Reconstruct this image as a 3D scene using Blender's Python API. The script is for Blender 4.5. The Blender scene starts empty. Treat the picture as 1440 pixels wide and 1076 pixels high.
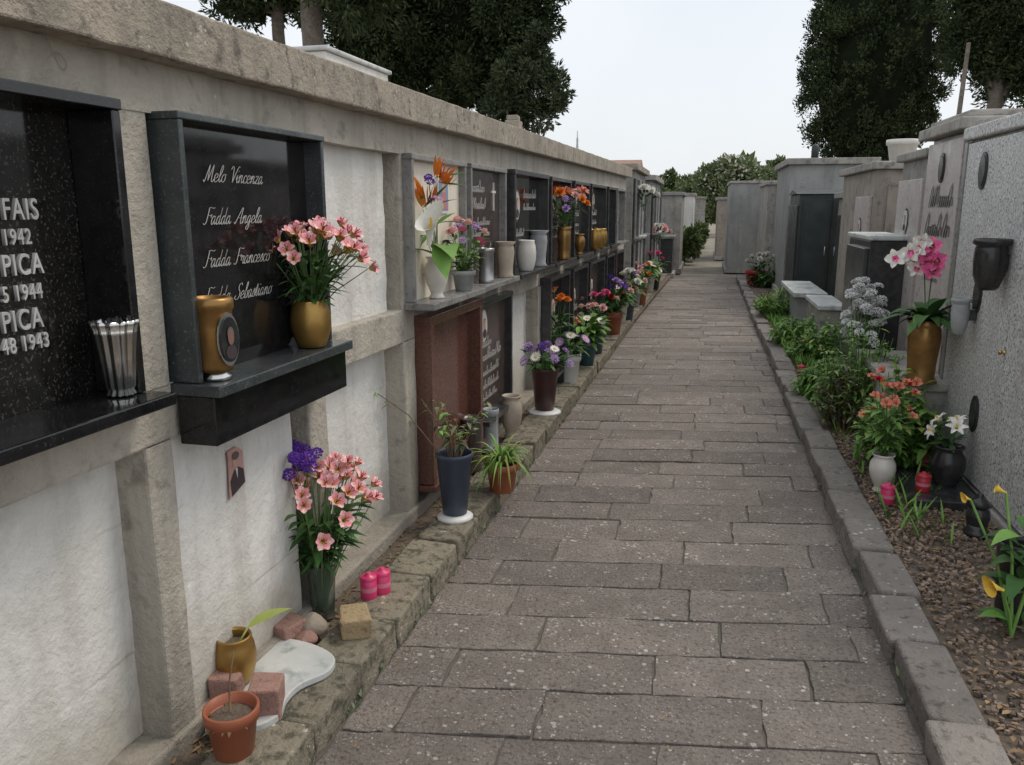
import bpy, math, random
import numpy as np
from mathutils import Vector, Matrix, Quaternion
random.seed(7); rng=np.random.default_rng(7)
S=bpy.context.scene; COL=S.collection
R=math.radians; PI=math.pi
# ------------------------------------------------------------------ camera geometry
F=1150.; HZ=292.; VX=990.; CH=1.5
PT=math.atan((538-HZ)/F); PS=math.atan((VX-720)*math.cos(PT)/F)
cP,sP,cS,sS=math.cos(PT),math.sin(PT),math.cos(PS),math.sin(PS)
AX=(cS,-sS*sP,-sS*cP); AY=(sS,cS*sP,cS*cP); AZ=(0,cP,-sP)
def ray(px,py):
    r=(px-720)/F; u=(538-py)/F
    return Vector((AX[0]*r+AX[1]*u+AX[2], AY[0]*r+AY[1]*u+AY[2], AZ[0]*r+AZ[1]*u+AZ[2]))
def proj(p):
    x,y,z=p[0],p[1],p[2]-CH
    r=AX[0]*x+AY[0]*y+AZ[0]*z; u=AX[1]*x+AY[1]*y+AZ[1]*z; f=AX[2]*x+AY[2]*y+AZ[2]*z
    return 720+F*r/f, 538-F*u/f
def GP(px,py,z):
    d=ray(px,py); t=(z-CH)/d.z; return Vector((d.x*t,d.y*t,z))
def at(px,py,y):
    d=ray(px,py); t=y/d.y; return Vector((d.x*t,y,CH+d.z*t))
cam=bpy.data.cameras.new('camera'); co=bpy.data.objects.new('camera',cam); COL.objects.link(co)
co.location=(0,0,CH); co.rotation_euler=(PI/2-PT,0,PS)
cam.sensor_width=36; cam.sensor_fit='HORIZONTAL'; cam.lens=F/1440*36; cam.clip_end=1000; cam.clip_start=.05
S.camera=co
# ------------------------------------------------------------------ wall frame
TH=math.atan(.027); cT,sT=math.cos(TH),math.sin(TH); OX=-1.345
def W(s,d,z): return Vector((OX+s*sT+d*cT, s*cT-d*sT, z))
def WP(px,py,d):
    dr=ray(px,py); n=(cT,-sT); t=(d-((-OX)*n[0]))/(dr.x*n[0]+dr.y*n[1])
    p=Vector((dr.x*t,dr.y*t,CH+dr.z*t)); return (p.x-OX)*sT+p.y*cT, p.z
def SP(px,d,z):
    a,b=.3,40.
    for _ in range(50):
        m=(a+b)/2
        if proj(W(m,d,z))[0]<px: a=m
        else: b=m
    return a
def RP(px,x,z):
    a,b=1.,80.
    for _ in range(50):
        m=(a+b)/2
        if proj((x,m,z))[0]>px: a=m
        else: b=m
    return Vector((x,a,z))
# ------------------------------------------------------------------ materials
def M(name,c1,c2=None,sc=6,lo=.35,hi=.65,c3=None,sc3=45,lo3=.55,hi3=.7,streak=None,spots=None,isl=0,rough=.8,bump=0,bsc=80,metal=0,coat=0,trans=0,spec=.5,crack=None,stain=None,course=None):
    m=bpy.data.materials.new(name); m.use_nodes=True; nt=m.node_tree; N=nt.nodes; Lk=nt.links
    b=N['Principled BSDF']; geo=N.new('ShaderNodeNewGeometry'); pos=geo.outputs['Position']
    def c4(c): return (c[0],c[1],c[2],1)
    def noise(scale,vec=None,detail=3,rgh=.6):
        n=N.new('ShaderNodeTexNoise'); n.inputs['Scale'].default_value=scale; n.inputs['Detail'].default_value=detail; n.inputs['Roughness'].default_value=rgh
        Lk.new(vec or pos,n.inputs['Vector']); return n.outputs['Fac']
    def mr(v,a,c,o0=0,o1=1):
        n=N.new('ShaderNodeMapRange'); n.inputs[1].default_value=a; n.inputs[2].default_value=c; n.inputs[3].default_value=o0; n.inputs[4].default_value=o1
        Lk.new(v,n.inputs[0]); return n.outputs[0]
    def math_(op,a,c):
        n=N.new('ShaderNodeMath'); n.operation=op
        for i,v in ((0,a),(1,c)):
            if isinstance(v,(int,float)): n.inputs[i].default_value=v
            else: Lk.new(v,n.inputs[i])
        return n.outputs[0]
    def mix(f,a,c,bt='MIX'):
        n=N.new('ShaderNodeMix'); n.data_type='RGBA'; n.blend_type=bt
        if isinstance(f,float): n.inputs[0].default_value=f
        else: Lk.new(f,n.inputs[0])
        for i,v in ((6,a),(7,c)):
            if isinstance(v,tuple): n.inputs[i].default_value=c4(v)
            else: Lk.new(v,n.inputs[i])
        return n.outputs[2]
    col=tuple(c1)
    if c2: col=mix(mr(noise(sc),lo,hi),tuple(c1),tuple(c2))
    if c3: col=mix(mr(noise(sc3),lo3,hi3),col,tuple(c3))
    if streak:
        mp=N.new('ShaderNodeMapping'); mp.inputs['Scale'].default_value=(8,8,.9); Lk.new(pos,mp.inputs[0])
        col=mix(mr(noise(1.2,mp.outputs[0]),.48,.78,0,streak[1]),col,tuple(streak[0]))
    if stain or course:
        sx=N.new('ShaderNodeSeparateXYZ'); Lk.new(pos,sx.inputs[0])
    if stain:   # dirt rising from the ground: (colour, z0, z1, amount)
        zz=math_('ADD',sx.outputs[2],mr(noise(5),.3,.7,-.12,.12))
        col=mix(mr(zz,stain[1],stain[2],stain[3],0),col,tuple(stain[0]))
    if course:  # faint mortar courses of block work showing through the plaster
        f=math_('PINGPONG',math_('ADD',sx.outputs[2],mr(noise(3),.3,.7,-.012,.012)),course[1])
        col=mix(math_('MULTIPLY',mr(f,0,.006,.8,0),mr(noise(1.7),.48,.6)),col,tuple(course[0]))
    if crack:
        v=N.new('ShaderNodeTexVoronoi'); v.feature='DISTANCE_TO_EDGE'; v.inputs['Scale'].default_value=crack[1]
        dn=N.new('ShaderNodeTexNoise'); dn.inputs['Scale'].default_value=6; Lk.new(pos,dn.inputs['Vector'])
        vm=N.new('ShaderNodeVectorMath'); vm.operation='MULTIPLY_ADD'; vm.inputs[1].default_value=(.4,.4,.4); Lk.new(dn.outputs['Color'],vm.inputs[0]); Lk.new(pos,vm.inputs[2])
        Lk.new(vm.outputs[0],v.inputs['Vector'])
        col=mix(math_('MULTIPLY',mr(v.outputs['Distance'],.0,.006,crack[2],0),mr(noise(2.3),.56,.64)),col,tuple(crack[0]))
    if spots:
        for (sc_c,sc_s,sc_r) in spots:
            v=N.new('ShaderNodeTexVoronoi'); v.inputs['Scale'].default_value=sc_s; Lk.new(pos,v.inputs['Vector'])
            ad=math_('ADD',math_('MULTIPLY',noise(sc_s*.22,detail=2),-1.1),.55+sc_r)
            nn=math_('ADD',math_('MULTIPLY',noise(sc_s*3,detail=2),.3),v.outputs['Distance'])
            col=mix(mr(math_('SUBTRACT',ad,nn),-.03,.05),col,tuple(sc_c))
    if isl:
        hs=N.new('ShaderNodeHueSaturation'); Lk.new(mr(geo.outputs['Random Per Island'],0,1,1-isl,1+isl),hs.inputs['Value'])
        if isinstance(col,tuple): hs.inputs['Color'].default_value=c4(col)
        else: Lk.new(col,hs.inputs['Color'])
        col=hs.outputs[0]
    if isinstance(col,tuple): b.inputs['Base Color'].default_value=c4(col)
    else: Lk.new(col,b.inputs['Base Color'])
    b.inputs['Metallic'].default_value=metal; b.inputs['Specular IOR Level'].default_value=spec
    if rough<.6: Lk.new(mr(noise(9,detail=2),.3,.7,max(.03,rough*.7),rough*1.4),b.inputs['Roughness'])
    else: b.inputs['Roughness'].default_value=rough
    if trans: b.inputs['Transmission Weight'].default_value=trans; b.inputs['IOR'].default_value=1.25
    if bump:
        bp=N.new('ShaderNodeBump'); bp.inputs['Strength'].default_value=bump; bp.inputs['Distance'].default_value=.01
        Lk.new(noise(bsc,detail=4,rgh=.7),bp.inputs['Height']); Lk.new(bp.outputs[0],b.inputs['Normal'])
    return m
conc=M('wall_concrete',(.505,.465,.40),(.385,.355,.305),3,.35,.7,(.23,.21,.18),14,.56,.78,streak=((.215,.195,.165),.65),bump=1.1,bsc=40,crack=((.12,.1,.08),2.6,.7),stain=((.2,.18,.15),.1,.5,.6),spots=[((.63,.60,.54),11,.12)])
slabc=M('weathered_slab_concrete',(.42,.365,.295),(.29,.255,.21),5,.35,.65,(.14,.125,.105),22,.54,.7,streak=((.14,.125,.105),.6),bump=1.1,bsc=60,spots=[((.50,.465,.41),34,.25)])
plaster=M('white_plaster',(.77,.76,.735),(.65,.635,.605),2.5,.38,.68,(.49,.465,.42),9,.60,.84,streak=((.44,.41,.36),.6),bump=.9,bsc=20,crack=((.36,.33,.29),2.6,.6),stain=((.36,.325,.26),.14,.45,.8),course=((.36,.335,.29),.18),spots=[((.84,.83,.81),9,.06)])
blackg=M('black_granite',(.008,.008,.009),(.014,.014,.015),30,c3=(.05,.05,.052),sc3=160,lo3=.62,hi3=.72,rough=.07,spec=.5)
blackf=M('flecked_black_granite',(.008,.008,.008),(.018,.017,.016),40,c3=(.09,.08,.068),sc3=130,lo3=.58,hi3=.66,rough=.1,spec=.5)
greeng=M('dark_green_marble',(.038,.045,.048),(.058,.067,.07),12,c3=(.12,.13,.13),sc3=120,lo3=.58,hi3=.7,rough=.2)
brownm=M('red_brown_marble',(.11,.046,.036),(.16,.075,.058),70,c3=(.05,.025,.022),sc3=140,lo3=.54,hi3=.64,rough=.13)
brownd=M('dark_brown_marble',(.055,.04,.037),(.08,.058,.052),18,c3=(.025,.02,.02),sc3=70,rough=.2)
darkm=M('charcoal_marble',(.03,.03,.032),(.055,.055,.057),20,rough=.18)
creamm=M('cream_marble',(.85,.78,.66),(.79,.72,.59),6,c3=(.87,.82,.74),sc3=18,rough=.3)
greym=M('grey_marble',(.20,.195,.19),(.27,.265,.255),9,c3=(.12,.12,.12),sc3=40,rough=.3)
whitem=M('white_marble',(.60,.615,.605),(.46,.48,.48),5,.4,.7,(.29,.33,.33),13,.53,.70,rough=.4,bump=.25,bsc=30)
granite=M('speckled_granite',(.66,.66,.645),(.48,.48,.475),55,.42,.58,(.16,.16,.165),75,.54,.61,rough=.45,spots=[((.78,.78,.76),45,.3)],streak=((.38,.37,.345),.45))
pinkm=M('warm_grey_marble',(.43,.39,.37),(.51,.465,.445),10,c3=(.31,.275,.265),sc3=35,rough=.35)
tombc=M('tomb_concrete',(.40,.38,.345),(.29,.273,.25),3,c3=(.18,.168,.155),sc3=12,streak=((.14,.132,.12),.6),bump=.8,bsc=35)
tombb=M('brown_tomb_concrete',(.36,.315,.27),(.265,.232,.202),3,c3=(.17,.15,.132),sc3=9,streak=((.14,.125,.11),.5),bump=.8,bsc=30)
greyp=M('grey_painted_render',(.33,.33,.32),(.25,.252,.245),2,c3=(.175,.175,.17),sc3=9,lo3=.58,hi3=.78,streak=((.15,.15,.142),.6),bump=.5,bsc=50)
darkdoor=M('dark_green_metal',(.022,.029,.029),(.035,.044,.044),5,rough=.45)
paver=M('paving_stone',(.218,.187,.166),(.28,.242,.215),7,.35,.65,(.14,.119,.105),70,.5,.66,isl=.19,rough=.8,bump=1.6,bsc=80,spots=[((.53,.505,.465),31,.255),((.46,.435,.40),72,.28)])
joint=M('joint_soil',(.118,.102,.088),(.15,.132,.115),12,c3=(.095,.105,.06),sc3=5,bump=.8,bsc=90)
kerbl=M('tufa_kerb_stone',(.275,.242,.182),(.195,.175,.132),6,c3=(.088,.085,.056),sc3=26,lo3=.48,hi3=.64,isl=.22,bump=1.5,bsc=50,spots=[((.47,.44,.38),34,.2)])
kerbr=M('dark_kerb_stone',(.215,.192,.173),(.28,.252,.228),5,c3=(.115,.104,.088),sc3=28,isl=.22,bump=1.5,bsc=55,spots=[((.5,.48,.44),32,.23)])
soil=M('bed_soil',(.12,.092,.07),(.17,.135,.10),14,c3=(.065,.052,.044),sc3=45,bump=1.2,bsc=60)
pebm=M('bed_gravel',(.29,.21,.16),(.18,.135,.105),3,isl=.55,rough=.85)
litterm=M('dry_leaf_litter',(.26,.165,.085),(.15,.098,.055),5,isl=.5)
earth=M('pale_earth',(.27,.24,.2),(.2,.177,.142),1.2,c3=(.13,.13,.08),sc3=3,bump=.8,bsc=30)
bronze=M('gold_bronze',(.46,.29,.09),(.34,.2,.06),9,rough=.36,metal=.8)
bronze2=M('aged_bronze',(.36,.205,.07),(.25,.14,.05),12,rough=.38,metal=.75)
silver=M('polished_silver',(.66,.66,.64),(.5,.5,.49),14,rough=.16,metal=1)
letter=M('silver_lettering',(.62,.62,.61),(.5,.5,.49),14,rough=.4,metal=.3)
steel=M('dull_steel',(.5,.5,.5),(.35,.35,.35),8,rough=.35,metal=.8)
cerw=M('white_ceramic',(.74,.71,.66),(.62,.59,.54),7,rough=.3)
cerb=M('beige_stoneware',(.45,.38,.3),(.34,.28,.22),9,rough=.45)
cerg=M('grey_stoneware',(.38,.39,.4),(.28,.29,.3),9,rough=.4)
cerk=M('black_stoneware',(.02,.02,.021),(.038,.038,.038),9,rough=.22)
terra=M('terracotta_plastic',(.36,.11,.055),(.28,.085,.042),7,rough=.45)
bluep=M('slate_blue_plastic',(.035,.05,.085),(.05,.065,.1),6,rough=.4)
tealp=M('teal_plastic',(.03,.085,.1),(.04,.1,.12),6,rough=.4)
maroon=M('maroon_plastic',(.08,.03,.03),(.055,.02,.02),6,rough=.4)
redp=M('red_plastic',(.5,.03,.05),(.42,.02,.04),6,rough=.35)
pinkp=M('pink_candle_plastic',(.66,.05,.17),(.56,.03,.12),6,rough=.35)
pinkl=M('pale_pink_label',(.70,.24,.33),(.64,.2,.28),40,rough=.4)
whitep=M('white_plastic',(.74,.74,.73),(.66,.66,.65),6,rough=.4)
glass=M('clear_glass',(.62,.68,.63),rough=.04,trans=.95)
brass=M('brass',(.55,.36,.12),rough=.25,metal=1)
brickp=M('pinkish_brick',(.38,.22,.18),(.3,.17,.14),9,c3=(.2,.13,.11),sc3=40,bump=1,bsc=60)
brickt=M('tan_brick',(.42,.32,.18),(.33,.24,.14),9,c3=(.22,.16,.1),sc3=40,bump=1,bsc=60)
stone=M('rounded_stone',(.42,.36,.29),(.31,.26,.21),8,bump=.6,bsc=40)
rooft=M('roof_tile_red',(.34,.2,.15),(.27,.155,.115),6)
cable=M('white_inlay',(.58,.57,.55),rough=.6); dullin=M('greyed_inlay',(.46,.455,.44),rough=.6); ink=M('dark_inlay',(.05,.04,.04),rough=.6)
skin=M('photo_skin',(.5,.32,.25)); suit=M('photo_dark_cloth',(.05,.035,.04)); photobg=M('photo_backdrop',(.46,.25,.22),(.58,.36,.32),12,rough=.3)
skind=M('dim_photo_skin',(.22,.13,.1),rough=.2)
hairm=M('photo_hair',(.12,.1,.09)); photow=M('photo_white',(.62,.6,.57),rough=.3); photob=M('picture_blue',(.2,.28,.45)); photor=M('picture_red',(.5,.2,.16))
bark=M('bark',(.21,.175,.14),(.12,.098,.08),9,c3=(.06,.05,.043),sc3=30,bump=1.5,bsc=25)
leafdk=M('cypress_foliage',(.036,.051,.025),(.068,.09,.04),.9,isl=.5,rough=.8,spec=.1)
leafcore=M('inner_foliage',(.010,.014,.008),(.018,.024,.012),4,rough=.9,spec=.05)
leafoak=M('oak_foliage',(.05,.068,.035),(.078,.10,.05),.8,isl=.5,rough=.7,spec=.2)
leafmid=M('mid_green_foliage',(.10,.14,.05),(.14,.185,.075),.6,isl=.45,rough=.7,spec=.2)
leafpale=M('pale_tree_foliage',(.15,.195,.09),(.2,.24,.125),.6,isl=.4,rough=.7,spec=.2)
lf1=M('fresh_leaf',(.115,.235,.045),(.17,.32,.07),9,isl=.35,rough=.6,spec=.3)
lf2=M('deep_leaf',(.042,.11,.03),(.075,.16,.042),9,isl=.35,rough=.6,spec=.3)
lf3=M('yellow_green_leaf',(.24,.31,.065),(.32,.37,.1),9,isl=.3,rough=.6,spec=.3)
lf4=M('grey_green_leaf',(.14,.185,.1),(.19,.23,.13),9,isl=.3,rough=.65,spec=.3)
stemm=M('stem_green',(.07,.14,.035),rough=.6); drym=M('dry_stem',(.2,.13,.07),(.12,.08,.05),20); redst=M('reddish_stem',(.22,.1,.055),(.16,.11,.055),20)
def pet(n,a,b): return M(n,a,b,60,isl=.12,rough=.65,spec=.2)
ppink=pet('petal_pink',(.83,.30,.36),(.87,.45,.46)); pyel=pet('petal_yellow',(.84,.60,.10),(.82,.52,.08)); ppur=pet('petal_purple',(.10,.03,.30),(.17,.06,.42))
pwhite=pet('petal_white',(.82,.81,.76),(.75,.75,.68)); pmag=pet('petal_magenta',(.70,.08,.26),(.78,.18,.36)); pred=pet('petal_red',(.62,.03,.03),(.5,.02,.03))
porg=pet('petal_orange',(.82,.22,.03),(.78,.3,.05)); plil=pet('petal_lilac',(.48,.28,.62),(.58,.4,.7)); psal=pet('petal_salmon',(.72,.27,.2),(.65,.2,.15)); pdk=pet('petal_dark_centre',(.25,.05,.05),(.15,.03,.03))
pblu=pet('petal_blue',(.08,.1,.5),(.1,.12,.4)); pdust=pet('petal_dusty_white',(.76,.77,.77),(.82,.83,.82)); pblush=pet('petal_blush',(.84,.48,.47),(.87,.6,.56))
# ------------------------------------------------------------------ mesh builder
class MB:
    def __init__(s): s.v=[]; s.f=[]; s.m=[]; s.s=[]
    def add(s,vs,fs,m=0,sm=False):
        o=len(s.v); s.v+=[tuple(v) for v in vs]
        for f in fs: s.f.append([i+o for i in f]); s.m.append(m); s.s.append(sm)
    def box(s,x0,x1,y0,y1,z0,z1,m=0,j=0,rot=0):
        vs=[(x,y,z) for z in (z0,z1) for y in (y0,y1) for x in (x0,x1)]
        if rot:
            cx,cy=(x0+x1)/2,(y0+y1)/2; c,n=math.cos(rot),math.sin(rot)
            vs=[(cx+(x-cx)*c-(y-cy)*n,cy+(x-cx)*n+(y-cy)*c,z) for x,y,z in vs]
        if j: vs=[(x+random.uniform(-j,j),y+random.uniform(-j,j),z+random.uniform(-j,j)) for x,y,z in vs]
        s.add(vs,[(0,2,3,1),(4,5,7,6),(0,1,5,4),(2,6,7,3),(0,4,6,2),(1,3,7,5)],m)
    def lathe(s,prof,c=(0,0,0),n=24,m=0,sx=1,sy=1,flute=0,fn=12,sm=True):
        vs=[];fs=[]
        for r,z in prof:
            for i in range(n):
                a=2*PI*i/n; rr=r*(1+flute*math.cos(a*fn)) if r>1e-5 else 0
                vs.append((c[0]+rr*math.cos(a)*sx,c[1]+rr*math.sin(a)*sy,c[2]+z))
        for k in range(len(prof)-1):
            for i in range(n):
                j=(i+1)%n; fs.append((k*n+i,k*n+j,(k+1)*n+j,(k+1)*n+i))
        s.add(vs,fs,m,sm)
    def tube(s,pts,r0,r1=None,n=6,m=0,cap=True):
        if r1 is None: r1=r0
        P=[Vector(p) for p in pts]; vs=[];fs=[]; K=len(P)
        ref=None
        for k in range(K):
            d=(P[min(k+1,K-1)]-P[max(k-1,0)]).normalized()
            if ref is None: ref=Vector((1,0,0)) if abs(d.x)<.8 else Vector((0,1,0))
            a=d.cross(ref).normalized(); b=d.cross(a); r=r0+(r1-r0)*k/(K-1)
            for i in range(n):
                t=2*PI*i/n; vs.append(P[k]+a*(r*math.cos(t))+b*(r*math.sin(t)))
        for k in range(K-1):
            for i in range(n):
                j=(i+1)%n; fs.append((k*n+i,k*n+j,(k+1)*n+j,(k+1)*n+i))
        if cap: fs.append(tuple(range(n))); fs.append(tuple((K-1)*n+i for i in range(n)))
        s.add(vs,fs,m,True)
    def blade(s,base,dv,L,Wd,droop=.4,m=0,n=5,crease=.12,pw=.8):
        b=Vector(base); d=Vector(dv).normalized(); side=d.cross(Vector((0,0,1)))
        if side.length<.05: side=Vector((random.uniform(-1,1),random.uniform(-1,1),0))
        side.normalize(); up=side.cross(d); vs=[];fs=[]
        for k in range(n+1):
            t=k/n; c=b+d*(L*t)-Vector((0,0,1))*(droop*L*t*t); w=Wd*.5*math.sin(PI*min(.999,t**pw*.96+.03))
            vs+=[c-side*w+up*(w*crease*2),c,c+side*w+up*(w*crease*2)]
        for k in range(n):
            for i in (0,1): fs.append((k*3+i,k*3+i+1,k*3+i+4,k*3+i+3))
        s.add(vs,fs,m,True)
    def disc(s,c,rx,ry,m=0,n=20,axis='x'):
        vs=[]
        for i in range(n):
            a=2*PI*i/n; u,v=rx*math.cos(a),ry*math.sin(a)
            vs.append((c[0],c[1]+u,c[2]+v) if axis=='x' else ((c[0]+u,c[1],c[2]+v) if axis=='y' else (c[0]+u,c[1]+v,c[2])))
        s.add(vs,[tuple(range(n))],m)
    def mesh(s,name,mats):
        me=bpy.data.meshes.new(name); me.from_pydata(s.v,[],s.f)
        for mt in (mats if isinstance(mats,(list,tuple)) else [mats]): me.materials.append(mt)
        me.polygons.foreach_set('material_index',s.m); me.polygons.foreach_set('use_smooth',s.s); me.update()
        return me
    def build(s,name,mats,parent=None,bevel=0,loc=None,seg=2):
        return link(name,s.mesh(name,mats),parent,bevel,loc,seg)
def link(name,me,parent=None,bevel=0,loc=None,seg=2):
    o=bpy.data.objects.new(name,me); COL.objects.link(o)
    if parent: o.parent=parent
    if loc: o.location=loc
    if bevel:
        b=o.modifiers.new('edge','BEVEL'); b.width=bevel; b.segments=seg; b.limit_method='ANGLE'; b.angle_limit=R(40)
    return o
GRP={'memorial_plaque':'memorial plaques on the niche wall','vase':'flower vases','bouquet':'bouquets in vases','votive_candle':'votive candles on the ground','potted_plant':'pots of flowers along the graves','tomb':'box tombs around the path','niche_kiosk':'niche blocks past the long wall','low_grave':'low graves beside the path','leafy_plant':'plants growing in the right bed','broadleaf_tree':'trees in the background row','shrub':'shrubs around the far path','brick':'loose bricks on the left kerb','stone':'loose stones on the left kerb','wall_vase':'vases fixed to the granite tomb','stone_post':'short posts on roofs','cypress_tree':'dark cypresses on the right','holm_oak_tree':'evergreen trees behind the wall','pine_tree':'tall trees at the top left'}
def tag(o,label,cat,group=None):
    o['label']=label; o['category']=cat
    g=group or GRP.get(o.name.split('.')[0])
    if g: o['group']=g
    return o
def thing(name,label,cat,loc=(0,0,0),rz=0,group=None):
    o=bpy.data.objects.new(name,None); COL.objects.link(o); o.empty_display_size=.1
    o.location=loc; o.rotation_euler=(0,0,rz); return tag(o,label,cat,group)
def struct(o): o['kind']='structure'; return o
def cloud(name,C,D,L,Wd,mats,parent=None,core=None):
    n=len(C); D=D/np.linalg.norm(D,axis=1,keepdims=True); r=rng.normal(size=(n,3)); sd=np.cross(D,r); sd/=np.linalg.norm(sd,axis=1,keepdims=True)+1e-9
    nn=np.cross(sd,D); L=np.broadcast_to(np.asarray(L,float).reshape(-1,1),(n,1)); Wd=np.broadcast_to(np.asarray(Wd,float).reshape(-1,1),(n,1))
    V=np.stack([C,C+D*L*.5+sd*Wd*.5+nn*L*.1,C+D*L,C+D*L*.5-sd*Wd*.5+nn*L*.1],1).reshape(-1,3)
    Q=np.arange(4*n).reshape(-1,4); mi=np.zeros(n,int)
    if core is not None:
        cv=np.array(core.v); cq=np.array(core.f); Q=np.vstack([Q,cq+len(V)]); V=np.vstack([V,cv]); mi=np.concatenate([mi,np.ones(len(cq),int)])
    me=bpy.data.meshes.new(name); me.vertices.add(len(V)); me.vertices.foreach_set('co',V.ravel())
    me.loops.add(Q.size); me.loops.foreach_set('vertex_index',Q.ravel()); me.polygons.add(len(Q)); me.polygons.foreach_set('loop_start',np.arange(len(Q))*4)
    for mt in mats: me.materials.append(mt)
    me.polygons.foreach_set('material_index',mi); me.update(calc_edges=True); me.validate()
    return link(name,me,parent)
# ------------------------------------------------------------------ lettering
def catmull(p,n=6):
    P=[p[0]]+list(p)+[p[-1]]; out=[]
    for i in range(1,len(P)-2):
        for k in range(n):
            t=k/n; q=[]
            for c in (0,1):
                a,b,d,e=P[i-1][c],P[i][c],P[i+1][c],P[i+2][c]
                q.append(.5*(2*b+(d-a)*t+(2*a-5*b+4*d-e)*t*t+(3*b-a-3*d+e)*t**3))
            out.append(q)
    out.append(list(p[-1])); return out
GL={'e':([[(0,.4),(.45,.55),(.5,.9),(.25,1),(.05,.6),(.15,.1),(.4,0),(.75,.3)]],.7),'l':([[(0,.3),(.35,1.2),(.42,1.9),(.27,2),(.14,1.5),(.12,.3),(.28,0),(.5,.3)]],.48),
'o':([[(.35,1),(.08,.7),(.08,.2),(.3,0),(.55,.25),(.55,.75),(.35,1),(.5,.9),(.75,.95)]],.72),'i':([[(0,.4),(.18,.95),(.15,.3),(.28,0),(.5,.3)],[(.22,1.4),(.27,1.5)]],.45),
'n':([[(0,.5),(.15,1),(.15,.5),(.12,0)],[(.13,.4),(.35,.95),(.52,.9),(.5,.3),(.62,0),(.85,.3)]],.8),'c':([[(.5,.8),(.4,1),(.15,.8),(.08,.35),(.25,0),(.5,.08),(.7,.35)]],.62),
'z':([[(.05,.85),(.25,1),(.5,.92),(.1,.05),(.3,.08),(.5,0),(.7,.25)]],.65),'a':([[(.5,.85),(.3,1),(.08,.6),(.1,.1),(.28,0),(.5,.5),(.55,1),(.52,.3),(.65,0),(.85,.3)]],.8),
'd':([[(.5,.85),(.3,1),(.08,.6),(.1,.1),(.28,0),(.5,.5),(.6,2),(.52,.3),(.65,0),(.85,.3)]],.8),'g':([[(.5,.85),(.3,1),(.08,.6),(.1,.15),(.28,.05),(.5,.5),(.55,1),(.5,-.3),(.3,-.8),(.05,-.6),(.3,-.15),(.85,.3)]],.8),
'r':([[(0,.4),(.15,1.05),(.25,.9),(.45,.95),(.38,.4),(.48,0),(.7,.3)]],.62),'s':([[(0,.2),(.3,1.05),(.4,.6),(.42,.2),(.25,0),(.05,.12)],[(.3,0),(.6,.3)]],.55),
'b':([[(0,.4),(.3,1.5),(.3,2),(.15,1.8),(.12,.3),(.3,0),(.52,.3),(.48,.85),(.7,.85)]],.65),'t':([[(0,.4),(.22,1.6),(.17,.3),(.3,0),(.5,.3)],[(.02,1.1),(.42,1.15)]],.45),
'M':([[(-.1,.2),(.1,0),(.35,1.2),(.5,2),(.55,1),(.6,.1)],[(.6,.1),(.85,1.1),(1.1,2),(1.1,1),(1.15,.1),(1.35,0),(1.5,.3)]],1.5),'V':([[(-.1,1.6),(.1,2),(.3,1.8),(.4,.9),(.45,0)],[(.45,0),(.8,1.2),(1.1,2),(1.3,1.9)]],1.0),
'F':([[(.3,1.9),(.6,2.02),(1.0,1.9),(1.25,2.0)],[(.42,1.9),(.38,1),(.32,.25),(.1,0),(-.12,.15)],[(.36,1.02),(.7,1.08),(.95,.98)],[(.95,1.2),(.93,.8)]],1.05),'A':([[(-.1,.2),(.1,0),(.4,.7),(1,2),(1.0,1),(1.0,.1),(1.2,0),(1.35,.3)],[(.35,.7),(1.1,.75)]],1.3),
'S':([[(1,1.7),(.85,2),(.5,1.8),(.5,1.3),(.8,.8),(.7,.2),(.3,0),(0,.3),(.2,.5)]],1.0),' ':([],.7)}
def ribbon(mb,pts,w,tr,m=0):
    vs=[];fs=[];K=len(pts)
    for k in range(K):
        a=pts[max(k-1,0)]; b=pts[min(k+1,K-1)]; dx,dy=b[0]-a[0],b[1]-a[1]; l=math.hypot(dx,dy)+1e-9
        ww=w*(.4+.8*abs(dy)/l)*.5; nx,ny=-dy/l*ww,dx/l*ww
        vs+=[tr(pts[k][0]+nx,pts[k][1]+ny),tr(pts[k][0]-nx,pts[k][1]-ny)]
    for k in range(K-1): fs.append((2*k,2*k+1,2*k+3,2*k+2))
    mb.add(vs,fs,m)
def script(mb,text,s0,z0,xh,d,m=0,w=.15,shear=.38,adv=1.0):
    u=0
    for ch in text:
        st,ad=GL[ch]
        for p in st: ribbon(mb,catmull([(x+u+y*shear,y) for x,y in p]),w,lambda a,b:(d,s0+a*xh*adv,z0+b*xh),m)
        u+=ad
    return u*xh
def scribble(mb,y0,y1,z,h,d,m=0,axis=1,sg=1):
    # illegible handwriting: a chain of slanted loops, some tall, broken into words
    st=h*.62; y=y0; run=[]; first=True
    while y<y1:
        A=h*(2.0 if first or random.random()<.15 else random.uniform(.75,1.05))
        for q in range(8):
            t=q/8; v=A*(.5-.5*math.cos(2*PI*t)); run.append((y+st*t-.22*h*math.sin(2*PI*t)+v*.35,z+v))
        first=False; y+=st
        if random.random()<.12 or y>=y1: ribbon(mb,run,h*.15,lambda a,b:(d,sg*a,b),m); run=[]; y+=h*.4; first=random.random()<.5
def text_mesh(name,txt,size,mat,parent,loc):
    cu=bpy.data.curves.new(name,'FONT'); cu.body=txt; cu.size=size; cu.extrude=.004; cu.bevel_depth=.0006; cu.space_character=1.12
    ob=bpy.data.objects.new(name,cu); COL.objects.link(ob); bpy.context.view_layer.update()
    me=bpy.data.meshes.new_from_object(ob.evaluated_get(bpy.context.evaluated_depsgraph_get())); bpy.data.objects.remove(ob)
    me.transform(Matrix.Diagonal((.74,1,1,1)))
    me.materials.clear(); me.materials.append(mat); o=link(name,me,parent); o.location=loc; o.rotation_euler=(PI/2,0,PI/2); return o
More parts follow.
